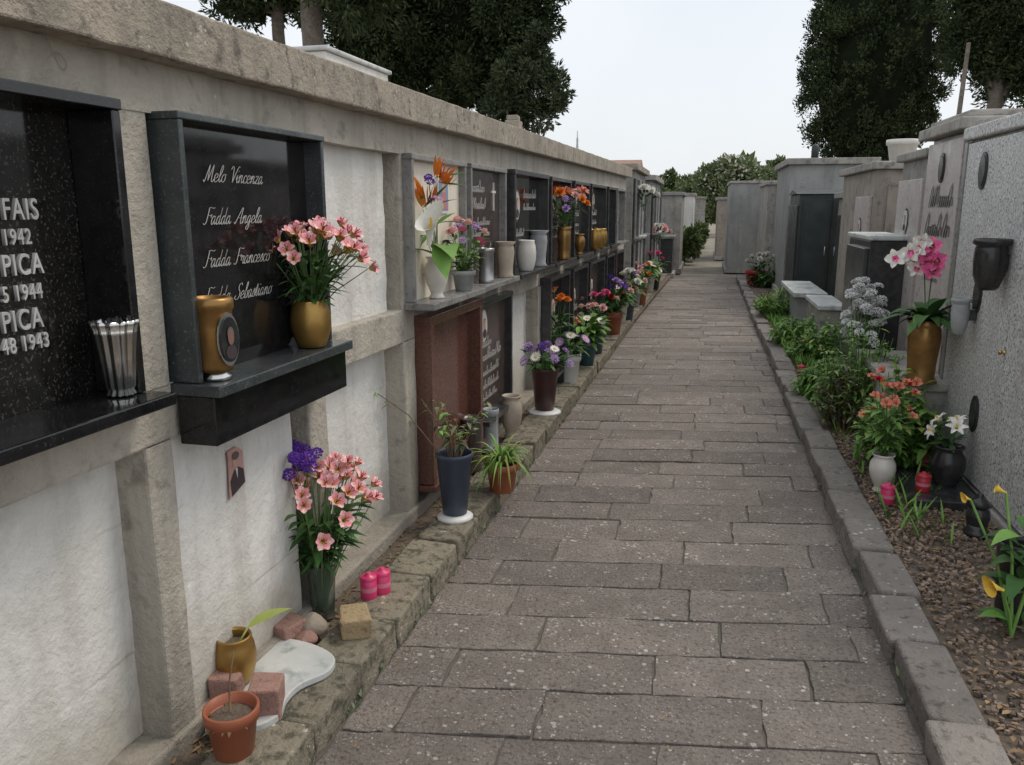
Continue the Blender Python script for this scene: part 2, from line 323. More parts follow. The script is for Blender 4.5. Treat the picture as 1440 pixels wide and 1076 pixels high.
# ------------------------------------------------------------------ flowers
def petal(mb,ang,L,Wd,c0,c1,m0,m1,n=4,r0=.004,z0=0,thr=1,ruf=0):
    ca,sa=math.cos(ang),math.sin(ang); r,z=r0,z0; vs=[]
    for k in range(n+1):
        t=k/n; w=Wd*.5*math.sin(PI*min(.98,t*.86+.1))**.8
        rz=random.uniform(-ruf,ruf) if k>n-2 else 0
        for sgn in (-1,0,1):
            zz=z+abs(sgn)*w*.25+(rz*sgn); vs.append((r*ca-sgn*w*sa,r*sa+sgn*w*ca,zz))
        el=c0+(c1-c0)*t; r+=L/n*math.cos(el); z+=L/n*math.sin(el)
    for k in range(n):
        for i in (0,1): mb.add([vs[k*3+i],vs[k*3+i+1],vs[k*3+i+4],vs[k*3+i+3]],[(0,1,2,3)],m1 if k<thr else m0,True)
def fl_alstro(a,b,c=None):
    mb=MB()
    for k in range(6): petal(mb,k*PI/3+random.uniform(-.1,.1),.046,.032,R(70),R(12+(k%2)*20),0 if k%2 else 3,1,5,thr=2 if k%2 else 1,ruf=.003)
    for k in range(4): mb.tube([(0,0,.005),(.004*math.cos(k*1.6),.004*math.sin(k*1.6),.03),(.01*math.cos(k*1.6),.01*math.sin(k*1.6),.043)],.0012,.0016,4,2)
    return mb.mesh('flower',[a,b,pdk,c or a])
def fl_carn(a):
    mb=MB()
    for l in range(4):
        for k in range(8): petal(mb,k*PI/4+l*.4+random.uniform(-.2,.2),.03-.004*l,.02,R(40+12*l),R(5+22*l),0,0,4,z0=.004*l,ruf=.004)
    mb.lathe([(0,-.018),(.006,-.016),(.007,0),(.004,.005)],n=8,m=1); return mb.mesh('flower',[a,lf2])
def fl_daisy(a,c,n=16):
    mb=MB()
    for k in range(n): petal(mb,k*2*PI/n,.03,.009,R(25),R(-10),0,0,3,r0=.006)
    mb.lathe([(0,.01),(.005,.009),(.009,.004),(.009,0)],n=10,m=1); return mb.mesh('flower',[a,c])
def fl_orchid(a,b):
    mb=MB()
    for k in range(5): petal(mb,k*2*PI/5+PI/2,.05,.05 if k in (1,4) else .034,R(25),R(-5),0,1,4)
    petal(mb,-PI/2,.03,.022,R(70),R(10),1,1,4,z0=.006); return mb.mesh('flower',[a,b])
def fl_lily(a,b):
    mb=MB()
    for k in range(6): petal(mb,k*PI/3,.085,.034,R(72),R(-25),0,1,6)
    for k in range(5): mb.tube([(0,0,.01),(.008*math.cos(k*1.26),.008*math.sin(k*1.26),.06)],.0012,.002,4,2)
    return mb.mesh('flower',[a,b,pyel])
def fl_cluster(a,n=26,rad=.022,ps=.008):
    mb=MB()
    for k in range(n):
        t=math.acos(1-1.2*(k+.5)/n); p=k*2.4; c=Vector((math.sin(t)*math.cos(p),math.sin(t)*math.sin(p),math.cos(t)*.7))*rad
        for q in range(4):
            g=random.uniform(0,6.28); mb.blade(c,(math.cos(g),math.sin(g),random.uniform(.2,1.2)),ps,ps*.9,0,0,2)
    return mb.mesh('flower',[a])
def fl_calla(a):
    mb=MB(); n=16; K=7; vs=[];fs=[]
    for k in range(K+1):
        t=k/K
        for i in range(n):
            g=2*PI*i/n; c=math.cos(g); r=.007+.024*t**2.1; r*=1+.6*t*t*max(c,0)
            vs.append((r*c,r*math.sin(g)*.9,.09*t-.035*t**3*c))
    for k in range(K):
        for i in range(n): j=(i+1)%n; fs.append((k*n+i,k*n+j,(k+1)*n+j,(k+1)*n+i))
    mb.add(vs,fs,0,True); mb.tube([(0,0,.01),(0,0,.05),(.002,0,.082)],.005,.003,6,1); return mb.mesh('flower',[a,pyel])
def fl_bird():
    mb=MB(); mb.blade((0,0,0),(1,0,.25),.16,.022,-.1,2)
    for k in range(7): mb.blade((.01*k,0,.005),(.25*(k-1.2)*.5,random.uniform(-.25,.25),1),.11-.006*k,.024,0,0)
    mb.blade((.02,0,0),(.8,.1,.9),.08,.012,0,1); return mb.mesh('flower',[porg,pblu,lf2])
FLW={'al':fl_alstro(ppink,pyel,pblush),'alo':fl_alstro(psal,pyel),'pur':fl_cluster(ppur,30,.022,.009),'cr':fl_carn(pred),'cp':fl_carn(pmag),'cw':fl_carn(pwhite),'cpk':fl_carn(pblush),'co':fl_carn(porg),'cl':fl_carn(plil),
'dw':fl_daisy(pwhite,pyel),'dp':fl_daisy(plil,pyel),'or':fl_orchid(pwhite,pmag),'om':fl_orchid(pmag,pdk),'li':fl_lily(pwhite,lf3),'caw':fl_calla(pwhite),'cay':fl_calla(pyel),'bird':fl_bird(),'sp':fl_cluster(pdust,40,.034,.011),'spl':fl_cluster(plil,24,.02,.008),'spr':fl_cluster(pmag,22,.018,.008)}
def orient(o,d,roll=None):
    o.rotation_mode='QUATERNION'; o.rotation_quaternion=Vector(d).to_track_quat('Z','Y')@Quaternion((0,0,1),roll if roll is not None else random.uniform(0,6.28))
def arrange(root,heads,Rr,Hh,nl=20,Ll=.06,Lw=.022,lm=lf2,lean=(0,0),base=-.05,spread0=.012,sr=.0022,droop=.35,sm=stemm,pref=None,fixed=None,hj=.05):
    mb=MB(); lst=[(k,s) for k,n,s in heads for _ in range(n)]; random.shuffle(lst); n=len(lst); spots_=[]
    for i,(k,s) in enumerate(lst):
        fr=(i+.5)/n; a=i*2.4+random.uniform(-.3,.3); r=Rr*math.sqrt(fr)*random.uniform(.88,1.1); h=Hh*(1-.42*fr*fr)+random.uniform(-hj,hj)*Hh
        spots_.append((k,s*random.uniform(.82,1.15),Vector((r*math.cos(a)+lean[0]*h,r*math.sin(a)+lean[1]*h,h)),None))
    for q in (fixed or []): spots_.append((q[0],q[1],Vector(q[2:5]),q[5] if len(q)>5 else None))
    for (k,s,p,fd) in spots_:
        d=(p-Vector((lean[0]*p.z*.5,lean[1]*p.z*.5,Hh*.2))).normalized()
        if pref: d=(d+Vector(pref)+Vector((random.uniform(-.35,.35),random.uniform(-.35,.35),random.uniform(-.35,.35)))).normalized()
        if fd: d=Vector(fd).normalized()
        b=Vector((random.uniform(-1,1)*spread0,random.uniform(-1,1)*spread0,base)); mid=b.lerp(p,.55)-Vector((p.x*.12,p.y*.12,0))
        mb.tube([b,mid,p-d*.004],sr,sr*.7,5,0)
        o=link('flower',FLW[k],root); o.location=p; o.scale=(s,)*3; orient(o,d,None if not fd else 3.6)
    for i in range(nl):
        a=random.uniform(0,6.28); t=random.uniform(.05,.8); r=Rr*t*random.uniform(.3,1.0)
        b=(r*math.cos(a)+lean[0]*Hh*t,r*math.sin(a)+lean[1]*Hh*t,Hh*t*.85); mb.blade(b,(math.cos(a),math.sin(a),random.uniform(.0,1.1)),Ll*random.uniform(.7,1.3),Lw*random.uniform(.7,1.3),droop*random.uniform(.4,1.6),1)
    mb.build('foliage',[sm,lm],root)
def bouquet(label,loc,heads,Rr,Hh,group=None,name='bouquet',rz=None,**kw):
    t=thing(name,label,'flowers',loc,0 if rz is None else rz,group); arrange(t,heads,Rr,Hh,**kw); return t
PR={'urn':[(0,0),(.62,0),(.66,.03),(.5,.09),(.55,.16),(.86,.36),(1,.58),(.95,.76),(.74,.88),(.72,.92),(.86,.97),(.86,1),(.78,1),(.64,.9),(.8,.7),(.6,.3),(0,.25)],
'barrel':[(0,0),(.62,0),(.68,.02),(.82,.15),(.97,.38),(1,.58),(.93,.8),(.82,.93),(.84,.97),(.82,1),(.74,1),(.72,.93),(.85,.6),(.6,.15),(0,.12)],
'cone':[(0,0),(.62,0),(.66,.01),(.95,.93),(1,.94),(1,1),(.93,1),(.9,.93),(.62,.1),(0,.08)],
'wide':[(0,0),(.45,0),(.6,.06),(.82,.3),(.88,.6),(.84,.82),(.8,.86),(1,.9),(1,1),(.9,1),(.74,.88),(.6,.3),(0,.25)],
'pot':[(0,0),(.66,0),(.7,.02),(.9,.76),(1,.77),(1,.99),(.98,1),(.9,1),(.88,.8),(.84,.78),(0,.77)],
'tall':[(0,0),(.8,0),(.85,.02),(.7,.1),(.72,.3),(.85,.7),(.8,.85),(.72,.9),(1,1),(.92,1),(.64,.88),(.6,.2),(0,.15)],
'flute':[(0,0),(.55,0),(.6,.02),(.5,.08),(.6,.12),(.7,.5),(.82,.82),(.86,.86),(.84,.87),(.94,.95),(.94,1),(.88,1),(.78,.86),(.6,.4),(0,.3)],
'cyl':[(0,0),(.9,0),(.95,.02),(.97,.1),(.9,.12),(.9,.86),(1,.88),(1,.98),(.95,1),(.86,1),(.82,.9),(.82,.15),(0,.14)],
'glass':[(0,0),(.7,0),(.74,.02),(.82,.5),(.92,.95),(1,1),(.97,1),(.88,.95),(.79,.5),(.7,.05),(0,.05)]}
def vase(label,loc,h,r,kind,mat,name='vase',cat='vase',group=None,foot=None,flute=0,rz=0):
    t=thing(name,label,cat,loc,rz,group); z=0
    if foot:
        mb=MB(); mb.lathe([(0,0),(r*foot[1],0),(r*foot[1],.012),(r*foot[1]*.85,.02),(r*.7,.024),(0,.024)],n=28); mb.build('saucer',foot[0],t); z=.025
    mb=MB(); mb.lathe([(a*r,b*h) for a,b in PR[kind]],(0,0,z),n=84 if flute else 28,flute=flute,fn=12); mb.build('body',mat,t); return t
def pot(label,loc,h,r,mat,plant,name='potted_plant',cat='plant',kind='pot',foot=None,group=None):
    t=vase(label,loc,h,r,kind,mat,name,cat,group,foot); mb=MB(); z=h*.78+(.025 if foot else 0)
    mb.lathe([(r*.83,z),(r*.6,z+.006),(r*.3,z+.004),(0,z+.008)],n=20); mb.build('soil',soil,t)
    if plant: plant(t,z)
    return t
def arr_plant(heads,Rr,Hh,**kw):
    def f(t,z):
        n0=set(o.name for o in t.children); k=dict(kw); k['base']=-.02; arrange(t,heads,Rr,Hh,**k)
        for o in t.children:
            if o.name not in n0: o.location.z+=z
    return f
# ------------------------------------------------------------------ world and sun
w=bpy.data.worlds.new('World'); S.world=w; w.use_nodes=True; nt=w.node_tree; bg=nt.nodes['Background']
sk=nt.nodes.new('ShaderNodeTexSky'); sk.sky_type='NISHITA'; sk.sun_disc=False; sk.sun_elevation=R(56); sk.sun_rotation=R(52); sk.dust_density=3; sk.air_density=1.0
tc=nt.nodes.new('ShaderNodeTexCoord'); nz=nt.nodes.new('ShaderNodeTexNoise'); nz.inputs['Scale'].default_value=2.2; nz.inputs['Detail'].default_value=5; nt.links.new(tc.outputs['Generated'],nz.inputs['Vector'])
mp=nt.nodes.new('ShaderNodeMapRange'); mp.inputs[1].default_value=.3; mp.inputs[2].default_value=.7; mp.inputs[3].default_value=.74; mp.inputs[4].default_value=.95; nt.links.new(nz.outputs['Fac'],mp.inputs[0])
mx=nt.nodes.new('ShaderNodeMix'); mx.data_type='RGBA'; mx.inputs[7].default_value=(8.8,9.15,9.5,1); nt.links.new(mp.outputs[0],mx.inputs[0]); nt.links.new(sk.outputs[0],mx.inputs[6]); nt.links.new(mx.outputs[2],bg.inputs['Color']); bg.inputs['Strength'].default_value=.112
sl=bpy.data.lights.new('sun','SUN'); sl.energy=1.5; sl.angle=R(22); sl.color=(1,.89,.74); so=bpy.data.objects.new('sun',sl); COL.objects.link(so)
el,az=R(56),R(52); sv=Vector((math.cos(el)*math.sin(az),math.cos(el)*math.cos(az),math.sin(el))); so.rotation_mode='QUATERNION'; so.rotation_quaternion=(-sv).to_track_quat('-Z','Y'); so.location=(8,4,9)
S.view_settings.view_transform='Standard'; S.view_settings.look='None'; S.view_settings.exposure=0
# ------------------------------------------------------------------ ground, path, kerbs
mb=MB(); mb.add([(-300,-60,-.03),(300,-60,-.03),(300,500,-.03),(-300,500,-.03)],[(0,1,2,3)]); struct(mb.build('ground',earth))
def xl(y): return -.98+.0165*(y-1.8)
def xr(y): return .685+.003*(y-2)
mb=MB(); mb.add([(xl(-2)-.05,-2,-.006),(xr(-2)+.05,-2,-.006),(xr(19)+.02,19,-.006),(xl(19)-.02,19,-.006)],[(0,1,2,3)]); struct(mb.build('path_bed',joint))
mb=MB(); y=-1.5; SK=.16
while y<18.3:
    dep=random.uniform(.225,.27); x=xl(y)+random.uniform(-.45,0); 
    while x<xr(y):
        L=random.uniform(.4,.68); a,b=max(x,xl(y)+.004),min(x+L,xr(y)-.004)
        if b-a>.05:
            g=.004; zt=random.uniform(-.002,.004); pts=[]
            nseg=7
            def jit(): return random.uniform(-.006,.006)
            for k in range(nseg): pts.append((a+g+(b-a-2*g)*k/nseg,y+g+jit()))
            for k in range(4): pts.append((b-g+jit(),y+g+(dep-2*g)*k/4))
            for k in range(nseg): pts.append((b-g-(b-a-2*g)*k/nseg,y+dep-g+jit()))
            for k in range(4): pts.append((a+g+jit(),y+dep-g-(dep-2*g)*k/4))
            n=len(pts); pts=[(px_,py_+px_*SK) for px_,py_ in pts]; tx,ty=random.uniform(-.006,.006),random.uniform(-.01,.01)
            mb.add([(p[0],p[1],-.02) for p in pts]+[(p[0],p[1],zt+tx*(p[0]-a)+ty*(p[1]-y-p[0]*SK)) for p in pts],[tuple(range(n,2*n))]+[(i,(i+1)%n,n+(i+1)%n,n+i) for i in range(n)])
        x+=L
    y+=dep
struct(mb.build('path',paver,bevel=.007))
def kerb(name,side,mat,wd,y0,y1,lens,h,seed,bev,jt=.004):
    random.seed(seed); mb=MB(); y=y0
    while y<y1:
        L=random.uniform(*lens); ym=y+L/2; hh=h+random.uniform(-.007,.007)*(1 if side<0 else 1.8)
        if side<0: x1=xl(ym)+random.uniform(-.008,.006); x0=x1-wd+random.uniform(-.01,.01)
        else: x0=xr(ym)+random.uniform(-.014,.014); x1=x0+wd+random.uniform(-.015,.015)
        mb.box(x0,x1,y+.004,y+L-.004,-.02,hh,j=jt,rot=random.uniform(-.02,.02)-.0165*(side<0)); y+=L
    struct(mb.build(name,mat,bevel=bev,seg=3))
kerb('left_kerb',-1,kerbl,.2,-1.5,18.0,(.28,.42),.10,3,.010,.005); kerb('right_kerb',1,kerbr,.16,-1.5,18.0,(.3,.46),.095,4,.014,.008); random.seed(11)
mb=MB(); mb.add([W(-2,0,.075),W(-2,.25,.075),W(18,.25,.075),W(18,0,.075)],[(0,1,2,3)]); struct(mb.build('left_soil_strip',soil))
mb=MB(); n=40
vs=[];fs=[]
for i in range(n+1):
    for j in range(5): vs.append((.83+j*.3,-1.5+i*.5,.045+.02*random.random()))
for i in range(n):
    for j in range(4): a=i*5+j; fs.append((a,a+1,a+6,a+5))
mb.add(vs,fs,0,True); struct(mb.build('right_planting_bed',soil))
mb=MB()
for k in range(6500):
    y=random.uniform(1.4,5.5) if k<5500 else random.uniform(5.5,16); x=random.uniform(.87,1.5); r=random.uniform(.003,.0095); mb.box(x-r,x+r,y-r*.7,y+r*.7,.056-r*.3,.06+r*.7,j=r*.35,rot=random.uniform(0,3))
o=mb.build('gravel',pebm); tag(o,'reddish brown fine gravel scattered on the right planting bed','gravel'); o['kind']='stuff'
mb=MB()
for k in range(1500):
    p=W(random.uniform(.8,9),random.uniform(.01,.2),.08); a=random.uniform(0,6.28); L=random.uniform(.012,.035); mb.blade(p,(math.cos(a),math.sin(a),random.uniform(-.05,.3)),L,L*.4,random.uniform(-.2,.4),0,3)
for k in range(1900):
    p=(random.uniform(.86,1.45),random.uniform(1.5,6),.066); a=random.uniform(0,6.28); L=random.uniform(.012,.04); mb.blade(p,(math.cos(a),math.sin(a),random.uniform(-.05,.35)),L,L*.45,random.uniform(-.2,.4),0,3)
for k in range(520):
    x=random.choice([xl(4)+random.uniform(0,.06),xr(4)-random.uniform(0,.05),random.uniform(-.9,.7)]); y=random.uniform(1.5,9); a=random.uniform(0,6.28); L=random.uniform(.006,.02); mb.blade((x,y,.006),(math.cos(a),math.sin(a),.1),L,L*.4,0,0,3)
o=mb.build('leaf_litter',litterm); tag(o,'dry brown leaf litter along the foot of the wall and kerbs','leaf litter'); o['kind']='stuff'
def grass(name,label,pts,Lr,mat):
    mb=MB()
    for p in pts:
        for q in range(random.randint(3,6)):
            a=random.uniform(0,6.28); L=random.uniform(*Lr); mb.blade(p,(math.cos(a)*.5,math.sin(a)*.5,1),L,.006+L*.03,random.uniform(.1,.5),0,3)
    o=mb.build(name,mat); tag(o,label,'grass'); o['kind']='stuff'
grass('grass','green grass and weeds growing in the right bed beside the kerb',[(random.uniform(.87,1.25),random.uniform(6,13),.05) for _ in range(800)]+[(random.uniform(.9,1.35),random.uniform(3.6,6.5),.05) for _ in range(80)],(.06,.22),lf1)
grass('weeds','small moss and weed tufts in the left kerb joints',[W(random.uniform(1.5,10),random.uniform(.02,.16),.08) for _ in range(110)]+[(xr(y)+random.uniform(-.015,.01),y,.0) for y in [random.uniform(2,9) for _ in range(60)]]+[(xl(y)+random.uniform(-.0,.015),y,.0) for y in [random.uniform(2,9) for _ in range(60)]],(.02,.055),lf4)
# ------------------------------------------------------------------ niche wall
wall=thing('niche_wall','long grey concrete burial niche wall with two rows of niches and overhanging top slab','wall',W(0,0,0),-TH)
B=[-1.0,-.1,.75,1.72,2.545,3.42,4.2,5.05,6.1,7.1,8.1,9.1,10.2,11.3]
E=B[-1]+.07
def bar(y0,y1,n,x0,x1,z0,z1,j,rise=0):
    mb=MB(); vs=[];fs=[]
    for i in range(n+1):
        y=y0+(y1-y0)*i/n; dz=rise*(y-2.3)
        for (x,z) in ((x0,z0),(x1,z0),(x1,z1),(x0,z1)): vs.append((x+(random.uniform(-j,j) if x==x1 else 0),y,z+dz+random.uniform(-j,j)))
    for i in range(n):
        a=i*4
        for k in range(4): fs.append((a+k,a+(k+1)%4,a+4+(k+1)%4,a+4+k))
    fs+= [(0,1,2,3),(n*4,n*4+1,n*4+2,n*4+3)]; mb.add(vs,fs); return mb
bar(-1.06,E+.05,160,-.95,.075,1.84,1.965,.0018,.006).build('top_slab',slabc,wall,.006)
bar(-1.06,E,60,-.85,.002,1.72,1.90,.0015).build('beam',conc,wall)
bar(-1.06,E,90,-.85,-.004,.92,1.065,.0024).build('middle_rail',conc,wall,.007)
bar(-1.06,E,60,-.85,.01,0,.13,.004).build('base_rail',conc,wall,.01)
mb=MB(); mb.box(-.9,-.13,-1.05,E-.01,0,1.85); mb.build('core',conc,wall)
for i,b in enumerate(B):
    mb=MB()
    for (z0,z1) in ((.13,.92),(1.065,1.72)):
        hw=.05 if (i==3 and z0<1) else .066
        K=7; jj=[(random.uniform(-.003,.003),random.uniform(-.003,.003),random.uniform(-.003,.003)) for _ in range(K+1)]; vs=[];fs=[]
        for k in range(K+1):
            z=z0-.002+(z1-z0+.004)*k/K; q=jj[k]; vs+=[(-.13,b-hw+q[1],z),(q[0],b-hw+q[1],z),(q[0],b+hw+q[2],z),(-.13,b+hw+q[2],z)]
        for k in range(K):
            for e in range(3): fs.append((k*4+e,k*4+e+1,k*4+e+5,k*4+e+4))
        mb.add(vs,fs)
    mb.build('pillar',conc,wall,.008)
for i in range(len(B)-1):
    for row,(z0,z1) in enumerate(((.13,.92),(1.065,1.72))):
        dp=-.095
        if row==0 and i==3: dp=-.022
        if row==1 and i==4: dp=-.05
        mb=MB(); n1,n2=12,10; vs=[];fs=[]; a,b=B[i]+.045,B[i+1]-.045
        if row==1 and i==4: b-=.085
        if row==0 and i==3: b-=.105
        for u in range(n1+1):
            for v in range(n2+1): vs.append((dp+random.uniform(-.003,.003),a+(b-a)*u/n1,z0+(z1-z0)*v/n2))
        for u in range(n1):
            for v in range(n2): q=u*(n2+1)+v; fs.append((q,q+n2+1,q+n2+2,q+1))
        mb.add(vs,fs,0,True); mb.box(-.129,dp-.005,a,b,z0,z1)
        mb.build('niche_panel',plaster,wall)
        if dp>-.09:
            mb=MB(); mb.box(-.128,-.098,b+.001,B[i+1]-.06,z0,z1); mb.build('niche_panel',conc,wall)
# ------------------------------------------------------------------ memorials
def memorial(label,s0,s1,z0,z1,fm,pm,jw=.03,prot=.06,sill=.12,apron=0,pd=.008,apm=None,inner=None):
    t=thing('memorial_plaque',label,'grave plaque',W(s0,0,z0),-TH); L=s1-s0; Hh=z1-z0
    mb=MB(); mb.box(pd-.03,pd,0.004,L-.004,.004,Hh-.004); pl=mb.build('plaque',pm,t,.001)
    lo=min(pd+.001,-.05)
    for a in (0,L-jw): mb=MB(); mb.box(lo,prot,a,a+jw,.031,Hh-jw); mb.build('jamb',fm,t,.003)
    mb=MB(); mb.box(lo,prot+.003,-.004,L+.004,Hh-jw,Hh); mb.build('lintel',fm,t,.003)
    mb=MB(); mb.box(lo,sill,-.015,L+.015,0,.03); mb.build('sill',fm,t,.004)
    if apron: mb=MB(); mb.box(.006,sill-.025,-.008,L+.008,-apron,-.001); mb.build('apron',apm or pm,t,.004)
    return pl
def oval(t,y,z,ry,rz_,d=.0095,nm='portrait_medallion',fm=brass,flip=1,mats=None):
    mb=MB(); n=22
    for (k,m,dd) in ((1.18,0,0),(1,1,.004)):
        vs=[];
        for q in (0,.004): vs+=[(d+(dd+q)*flip,y+ry*k*math.cos(2*PI*i/n),z+rz_*k*math.sin(2*PI*i/n)) for i in range(n)]
        mb.add(vs,[tuple(range(n,2*n))]+[(i,(i+1)%n,n+(i+1)%n,n+i) for i in range(n)],m)
    mb.disc((d+.010*flip,y,z-rz_*.55),ry*.6,rz_*.32,2); mb.disc((d+.011*flip,y,z+rz_*.12),ry*.34,rz_*.36,3); mb.disc((d+.0105*flip,y,z+rz_*.27),ry*.37,rz_*.3,4)
    return mb.build(nm,mats or [fm,photow,suit,skin,hairm],t)
SZ=1.062; SILL=SZ+.031
def ms(px,d=.06,z=1.4): return SP(px,d,z)
M0=.62; m0=memorial('black granite memorial with silver capital letters, cut off by the left edge of the photo',M0,1.655,SZ-.02,1.735,blackg,blackf,jw=.025,prot=.03,sill=.10,pd=-.09)
for (txt,px,py,sz) in (('FAIS',2,309,.062),('1942',2,345,.046),('PICA',2,389,.062),('5 1944',2,426,.046),('PICA',2,469,.062),('48 1943',2,500,.046)):
    s,z=WP(px,py,-.086); text_mesh('inscription',txt,sz,letter,m0,(-.0855,s-M0,z-SZ+.02))
s,_=WP(137,300,-.088); mb=MB(); mb.box(-.0895,-.08,s-M0,s-M0+.012,.04,.62); mb.build('inlay_strip',darkm,m0)
M1=1.80; M1E=2.535
m1=memorial('projecting black granite memorial with four names in white script',M1,M1E,SZ-.03,1.725,greeng,blackg,jw=.018,prot=.072,sill=.14,apron=.13,pd=.010)
for (txt,px,py) in (('Melo Vincenza',286,255),('Fadda Angela',286,316),('Fadda Francesco',286,377),('Fadda Sebastiano',286,430)):
    s,z=WP(px,py,.012); mb=MB(); script(mb,txt,s-M1,z-SZ+.03,.022,.0125,w=.095,adv=1.3); mb.build('inscription',dullin,m1)
def scrib_on(t,lines,L,m=cable,d=.0095):
    for (a,b,z,h) in lines: mb=MB(); scribble(mb,a*L,b*L,z,h,d); mb.build('inscription',m,t)
a,b=ms(586),ms(661); L=b-a
m=memorial('cream memorial in a grey marble frame with a small coloured picture, upper row',a,b,SZ,1.725,greym,creamm,jw=.024,prot=.045,sill=.14)
k=L*.62; mb=MB(); mb.box(.0085,.018,k-.08,k+.08,.41,.58,0); mb.box(.0181,.020,k-.065,k+.065,.425,.565,1); mb.disc((.0205,k,.53),.028,.03,2); mb.add([(.0208,k-.05,.43),(.0208,k+.05,.43),(.0208,k+.025,.51),(.0208,k-.025,.51)],[(0,1,2,3)],3); mb.build('picture',[whitep,photob,skin,photor],m)
a,b=ms(666),ms(715); L=b-a
m=memorial('brown marble memorial with pale script and a small cross, right of the cream memorial',a,b,SZ,1.725,greym,brownd,jw=.024,prot=.05,sill=.13)
scrib_on(m,[(.12,.5,.52,.035),(.2,.55,.43,.032),(.12,.65,.34,.024),(.12,.65,.28,.024),(.2,.7,.18,.03)],L); mb=MB(); k=L*.76; mb.box(.0085,.016,k,k+.014,.42,.58); mb.box(.0085,.0161,k-.035,k+.049,.52,.534); mb.build('cross',cable,m)
a,b=ms(720),ms(768); L=b-a
m=memorial('black memorial with an oval portrait above the white and grey urns, upper row',a,b,SZ,1.73,darkm,blackg,prot=.08,sill=.13); oval(m,L*.3,.45,.07,.09); scrib_on(m,[(.5,.85,.5,.032),(.5,.85,.42,.024),(.15,.5,.25,.028)],L)
cols=[(772,800),(805,826),(829,850),(853,864),(866,877)]
specs=[(0,1,'brownd','dark memorial behind the orange and pink bouquet, upper row'),(1,1,'darkm','dark grey framed memorial left of the gold vases, upper row'),(2,1,'blackg','black memorial behind the gold vase, upper row'),(3,1,'greeng','green tinted marble memorial, second from the far end of upper row'),(4,1,'greym','grey marble memorial in the last niche of the upper row'),
(0,0,'blackg','black memorial in the lower row under the orange and pink bouquet'),(1,0,'darkm','charcoal memorial in the lower row beneath the small bronze vase'),(2,0,'brownd','brown memorial in the lower row beneath the gold vase'),(3,0,'darkm','charcoal memorial in the lower row, second from the far end'),(4,0,'brownm','red brown memorial in the last lower niche')]
mm=dict(brownd=brownd,darkm=darkm,blackg=blackg,greeng=greeng,greym=greym,brownm=brownm)
for (i,row,k,lab) in specs:
    z0,z1=((.2,.98),(SZ,1.725))[row]; a,b=ms(cols[i][0]),ms(cols[i][1]); m=memorial(lab,a,b,z0,z1,darkm if k!='greym' else greym,mm[k],prot=.08,sill=.13); L=b-a
    oval(m,L*.5,.5,.06,.075); scrib_on(m,[(.25,.75,.36,.03),(.25,.75,.27,.025),(.25,.75,.2,.02)],L)
a,b=SP(601,.05,.6),SP(673,.05,.7)
m=memorial('red brown marble memorial with a deep frame, lower row',a,b,.19,1.02,brownm,brownm,jw=.045,prot=.075,sill=.09)
a,b=SP(677,.05,.7),SP(721,.05,.75); L=b-a
m=memorial('dark memorial with white script and an oval portrait, lower row',a,b,.28,.985,darkm,brownd,prot=.05,sill=.1); oval(m,L*.25,.55,.06,.08,fm=cable); scrib_on(m,[(.12,.45,.42,.032),(.12,.75,.34,.038),(.12,.7,.25,.028),(.12,.7,.17,.028),(.2,.65,.1,.024)],L)
# portrait card stuck on the plaster
s,z=WP(321,702,-.02); t=thing('portrait_card','small torn portrait photo of a person in dark suit stuck on the white plaster','photo',W(s,-.015,z),-TH)
mb=MB(); mb.add([(0,0,-.002),(0,.085,.025),(0,.08,.125),(0,.05,.145),(0,.005,.14)],[(0,1,2,3,4)]); mb.add([(-.002,.0,-.003),(-.002,.086,.024),(-.002,.081,.126),(-.002,.05,.147),(-.002,.004,.142)],[(0,1,2,3,4)]); mb.build('backing',photobg,t)
mb=MB(); mb.add([(.001,.012,.003),(.001,.083,.027),(.001,.078,.07),(.001,.05,.085),(.001,.03,.078),(.001,.008,.05)],[tuple(range(6))],0); mb.disc((.0015,.042,.105),.017,.022,1); mb.disc((.0018,.042,.12),.018,.012,2); mb.add([(.002,.036,.082),(.002,.048,.082),(.002,.044,.05)],[(0,1,2)],3); mb.build('portrait',[suit,skin,hairm,photow],t)
# ------------------------------------------------------------------ things on the upper sills
def on_sill(px,d=.06,z=SILL): return W(SP(px,d,z+.08),d,z)
vase('fluted silver metal vase on the sill of the leftmost black memorial',on_sill(166,.0,SZ+.012),.175,.053,'flute',silver,flute=.07)
p=on_sill(301,.075,SZ+.002); t=thing('grave_lamp','bronze grave lamp with a dark oval portrait glass on a black granite sill','grave lamp',p,-TH); t.scale=(1.12,)*3
mb=MB(); mb.lathe([(0,.02),(.038,.02),(.042,.03),(.044,.12),(.046,.16),(.05,.165),(.05,.185),(.044,.19),(.036,.19),(.036,.175),(0,.17)],n=28); mb.build('body',bronze2,t)
mb=MB(); mb.lathe([(0,0),(.036,0),(.036,.008),(.026,.014),(.028,.022),(0,.022)],n=24); mb.build('base',silver,t)
o_=oval(t,0,0,.028,.052,d=0,nm='portrait_glass',mats=[silver,cerk,suit,skind,hairm]); g=R(-10); o_.location=(.043*math.cos(g),.043*math.sin(g),.095); o_.rotation_euler=(0,0,g)
gp=on_sill(437,.075,SZ+.002); vase('rounded gold vase holding pink alstroemerias on the black granite sill',gp,.15,.064,'barrel',bronze)
bouquet('pink alstroemeria bouquet in the rounded gold vase',gp+Vector((0,0,.14)),[('al',44,.84)],.165,.215,nl=130,Ll=.085,Lw=.022,lm=lf2,lean=(.10,.18),pref=(.35,-.5,.25),hj=.13)
p=on_sill(614,.07); vase('white ceramic vase holding a calla and strelitzias',p,.19,.055,'urn',cerw)
